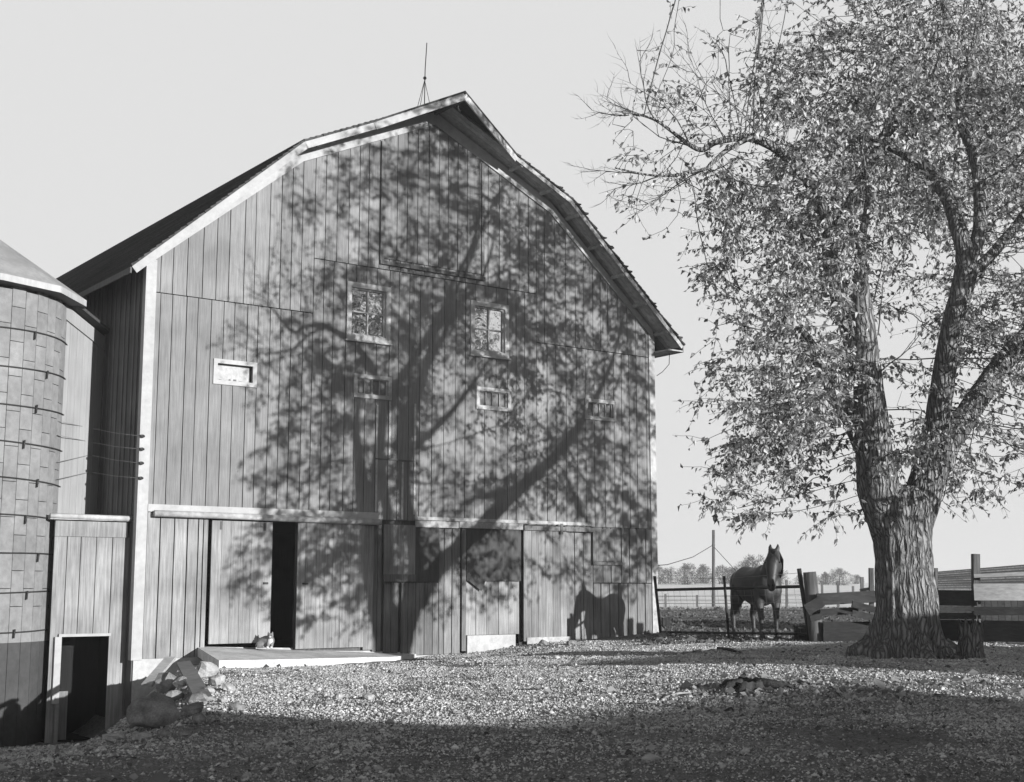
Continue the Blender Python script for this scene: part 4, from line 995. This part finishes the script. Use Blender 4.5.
loose_plank(204, 702, .03, 183, 678, .22, .20, .045, 'long grey plank slanting down to the right from the ramp', 1.0)
# ------------------------------------------------------------ pole, field fence, far trees
pp_ = P(713.5, 607, 64); pp_.z = gz(pp_.x, pp_.y)
pole = empty('utility_pole', pp_, 0, 'thin wooden pole with slack wires standing past the barnyard', 'pole')
top = P(713.5, 530, 64)-pp_; m = MB(); m.tube([Vector((0, 0, -.3)), top*.5, top], [.085, .075, .065], 10); m.obj('pole', M_post, pole)
a = P(713, 545, 64)-pp_; b = P(640, 567, 46)-pp_; m = MB(); m.tube([a, a.lerp(b, .35)+Vector((0, 0, -.25)), a.lerp(b, .7)+Vector((0, 0, -.22)), b], .016, 5); m.obj('wire', M_iron, pole)
a = P(714, 547, 64)-pp_; b = P(737, 572, 60)-pp_; m = MB(); m.tube([a, b], .014, 5); m.obj('wire', M_iron, pole)
m = MB(); m.tube([P(712, 545, 64)-pp_, P(715, 545, 64)-pp_], .04, 6); m.obj('insulator', M_iron, pole)
ff0 = P(700, 605, 62); ff0.z = gz(ff0.x, ff0.y)
ff = empty('field_fence', ff0, 0, 'low wire fence on short posts along the pale stubble field', 'fence')
for x, yt, wpx in ((640, 594, 1.6), (665.5, 594, 2), (697, 595, 2), (741, 592, 1.6), (786.5, 580, 2.2), (822, 581, 2), (838, 581, 2.2), (853, 586, 2), (862, 577, 3)):
    q = P(x, 600, 62); m = MB(); t_ = P(x, yt, 62); q.z = gz(q.x, q.y)-.15; m.beam(q-ff0, t_-ff0, wpx*62/F, wpx*62/F); m.obj('post', M_post, ff)
m = MB()
for y in (596, 600, 603.5): m.tube(rel(ff0, [P(630, y, 62), P(740, y+.2, 62), P(900, y-1, 62)]), .012, 4)
m.obj('wire', M_wire, ff)
def far_tree(seed, hgt, wd):
    rr = random.Random(seed); m = MB()
    tk = MB(); tk.tube([(0, 0, -.3), (.05, 0, hgt*.3), (0, 0, hgt*.75)], [.03*hgt, .022*hgt, .006*hgt], 7)
    ph_ = rr.random()*6
    for k in range(1500):
        th = rr.random()*6.283; f = rr.random(); r = wd*math.sqrt(rr.random())*(.55+.45*math.sin(math.pi*min(1, .15+f)))
        z = hgt*(.03+.97*f); r *= (1-.18*max(0, f-.7)/.3)*(.74+.3*math.sin(3*th+ph_+4*f)+.16*math.sin(7*th+ph_)); z *= .9+.1*math.sin(2*th+ph_)-.12*(r/wd)**2*f
        b = Vector((r*math.cos(th), r*math.sin(th), z))
        for j in range(3):
            d = Vector((math.cos(th)*.5+rr.gauss(0, .4), math.sin(th)*.5+rr.gauss(0, .4), .5+rr.gauss(0, .4))).normalized()*rr.uniform(.07, .16)*hgt
            w_ = d.cross(Vector((rr.gauss(0, 1), rr.gauss(0, 1), rr.gauss(0, 1)))).normalized()*.0045*hgt
            c = b-d*.5; m.add([c-w_, c+w_, c+d], [(0, 1, 2)], rr.uniform(.8, 1.1))
    return tk, m
protos = [far_tree(1, 6, 5.2), far_tree(2, 6, 6.4), far_tree(3, 6, 4.2)]
pm = []
for k, (tk, m) in enumerate(protos):
    o = empty('bare_tree', (0, 0, 0)); pm.append((o, tk.obj('trunk', M_far, o), m.obj('crown', M_far, o)))
FT = [(654, 560, 240, 0), (668, 566, 250, 1), (687, 562, 235, 0), (703, 563, 260, 2), (722, 564, 245, 1), (733, 566, 270, 0), (752, 553, 225, 1), (776, 565, 250, 2), (800, 573, 260, 0), (815, 574, 255, 1), (825, 571, 245, 2), (839, 567, 230, 1), (857, 574, 265, 0)]
LABS = ['hazy bare tree at the edge of the barn corner', 'hazy low bare tree just right of the barn corner', 'hazy bare tree left of the thin pole', 'hazy slim bare tree touching the thin pole on its left', 'hazy bare tree just right of the thin pole', 'hazy bare tree behind the rump of the horse', 'tall round bare tree showing above the back of the horse', 'hazy bare tree right of the head of the horse', 'hazy low bare tree left of the thick gate post', 'hazy low bare tree behind the thick gate post', 'hazy narrow bare tree right of the thick gate post', 'round bare tree midway between the gate post and the trunk', 'hazy low bare tree left of the maple trunk']
for k, ((x, yt, Y, ki), lab) in enumerate(zip(FT, LABS)):
    src = pm[ki]
    if ki in [f[3] for f in FT[:k]]:
        o = src[0].copy(); col.objects.link(o)
        for c in src[1:]:
            d = c.copy(); col.objects.link(d); d.parent = o
    else: o = src[0]
    p = P(x, yt, Y); z0 = gz(p.x, p.y); o.location = (p.x, p.y, z0); s_ = (p.z-z0)/6.2; o.scale = (s_*(.8+.5*((k*37) % 10)/10), s_, s_); o.rotation_euler = (0, 0, k*1.7)
    tag(o, lab, 'tree', 'bare trees along the far field')

# ------------------------------------------------------------ gravel, fallen leaves
def on_ramp(s, n): return 0 < n < 2.0 and 1.0 < s < 5.9
def scatter(name, mt, N, region, shape, size, seed):
    rr = np.random.default_rng(seed); V = []; Fc = []; done = 0; T = []
    while done < N:
        p = region(rr)
        if p is None: continue
        x, y = p; s, n = to_local(x, y)
        if n < .05 and -2 < s < 13.2 or on_ramp(s, n): continue
        z = gz(x, y); r = size*math.exp(rr.normal()*.45); o = len(V); c = Vector((x, y, z)); done += 1
        vs, fs = shape(rr, r)
        V += [tuple(c+v) for v in vs]; Fc += [[o+i for i in f] for f in fs]; T += [rr.uniform(.55, 1.4)]*len(fs)
    me = bpy.data.meshes.new(name); me.from_pydata(V, [], Fc); me.materials.append(mt); me.attributes.new('tone', 'FLOAT', 'FACE').data.foreach_set('value', T)
    o = bpy.data.objects.new(name, me); col.objects.link(o); return tag(o, kind='stuff')
OCT = [(1, 0, 0), (-1, 0, 0), (0, 1, 0), (0, -1, 0), (0, 0, 1), (0, 0, -1)]; OF = [(0, 2, 4), (2, 1, 4), (1, 3, 4), (3, 0, 4), (2, 0, 5), (1, 2, 5), (3, 1, 5), (0, 3, 5)]
def pebble(rr, r):
    a = rr.random()*6.28; ca, sa = math.cos(a), math.sin(a); vs = []
    for x, y, z in OCT:
        x, y, z = x*r*rr.uniform(.7, 1.2)+rr.normal()*r*.25, y*r*rr.uniform(.7, 1.2)+rr.normal()*r*.25, z*r*.7+rr.normal()*r*.15
        vs.append(Vector((x*ca-y*sa, x*sa+y*ca, z+r*.2)))
    return vs, OF
def flake(rr, r):
    M = Matrix.Rotation(rr.random()*6.28, 3, 'Z')@Matrix.Rotation(rr.normal()*.75, 3, 'X')@Matrix.Rotation(rr.normal()*.4, 3, 'Y')
    vs = [M@Vector(v)*r for v in ((-1, -.1, 0), (-.1, -.7, .25), (1, 0, .05), (-.1, .7, .25))]
    zm = min(v.z for v in vs); return [v+Vector((0, 0, -zm-.003)) for v in vs], [(0, 1, 2), (0, 2, 3)]
def near_yard(rr):
    y = 8.5+22*rr.random()**.9; px = rr.uniform(-40, 1064); x = (px-512)/F*y
    return x, y
def gravel_area(rr):
    s = rr.uniform(-1.2, 13); n = abs(rr.normal())*4.5
    p = from_local(s, n); y = p.y
    if mnoise.noise(Vector((p.x*.5, p.y*.5, 9)))+.35 < rr.random()*.7: return None
    return p.x, p.y
def chips(rr):
    p = ground_pt(*C0); return p.x+rr.normal()*1.25, p.y+rr.normal()*.75
C0 = (800, 687)
cc = ground_pt(*C0)
def gravel_bed(N, size, seed):
    rr = np.random.default_rng(seed); pts = []
    while len(pts) < N:
        y = 8.6+21.5*rr.random()**.60; x = (rr.uniform(-60, 1084)-512)/F*y*1.02
        if mnoise.noise(Vector((x*.55, y*.55, 9)))*1.2+.45*mnoise.noise(Vector((x*1.9, y*1.9, 4)))+.66 < rr.random(): continue
        s, n = to_local(x, y)
        if n < .05 and -2 < s < 13.2 or on_ramp(s, n): continue
        pts.append((x, y, gz(x, y)))
    pts = np.array(pts)
    r = size*np.exp(rr.normal(size=N)*.5); a = rr.uniform(0, 6.28, N); ca, sa = np.cos(a), np.sin(a)
    o = np.array(OCT, float)[None]*rr.uniform(.65, 1.2, (N, 6, 1))+rr.normal(size=(N, 6, 3))*.17
    o[:, :, 2] *= .75; o *= r[:, None, None]
    v = np.empty_like(o); v[:, :, 0] = o[:, :, 0]*ca[:, None]-o[:, :, 1]*sa[:, None]; v[:, :, 1] = o[:, :, 0]*sa[:, None]+o[:, :, 1]*ca[:, None]; v[:, :, 2] = o[:, :, 2]+.25*r[:, None]
    v += pts[:, None, :]
    f = (np.array(OF)[None]+6*np.arange(N)[:, None, None]).reshape(-1)
    me = bpy.data.meshes.new('gravel'); nf = N*8
    me.vertices.add(N*6); me.vertices.foreach_set('co', v.reshape(-1)); me.loops.add(nf*3); me.loops.foreach_set('vertex_index', f.astype(np.int32))
    me.polygons.add(nf); me.polygons.foreach_set('loop_start', np.arange(0, nf*3, 3, dtype=np.int32)); me.update(calc_edges=True)
    me.materials.append(M_grav); me.attributes.new('tone', 'FLOAT', 'FACE').data.foreach_set('value', np.repeat(np.clip(rr.normal(1.05, .17, N), .5, 1.7), 8))
    ob = bpy.data.objects.new('gravel', me); col.objects.link(ob); return tag(ob, kind='stuff')
gravel_bed(450000, .0072, 1)
scatter('fallen_leaves', M_litter, 42000, near_yard, flake, .0135, 2)
scatter('wood_chips', M_litter, 3500, lambda rr: (cc.x+rr.normal()*1.2, cc.y+rr.normal()*.7), flake, .022, 3)
def barnyard(rr):
    y = 27+34*rr.random()**1.5; px = rr.uniform(640, 900); return (px-512)/F*y, y
scatter('barnyard_clods', mat('dung_clods', .16, amt=.4), 5000, barnyard, pebble, .035, 4)

# ------------------------------------------------------------ autumn haze over the fields
hz = MB(); hz.box((-1600, -60, -6), (1600, 2700, 24))
hm = bpy.data.materials.new('haze_air'); hm.use_nodes = True; hn = hm.node_tree; hn.nodes.clear()
hv = hn.nodes.new('ShaderNodeVolumePrincipled'); hv.inputs['Color'].default_value = (.95, .95, .95, 1); hv.inputs['Density'].default_value = .0007; hv.inputs['Anisotropy'].default_value = .0
ho = hn.nodes.new('ShaderNodeOutputMaterial'); hn.links.new(hv.outputs[0], ho.inputs['Volume'])
tag(hz.obj('haze', hm), kind='stuff')
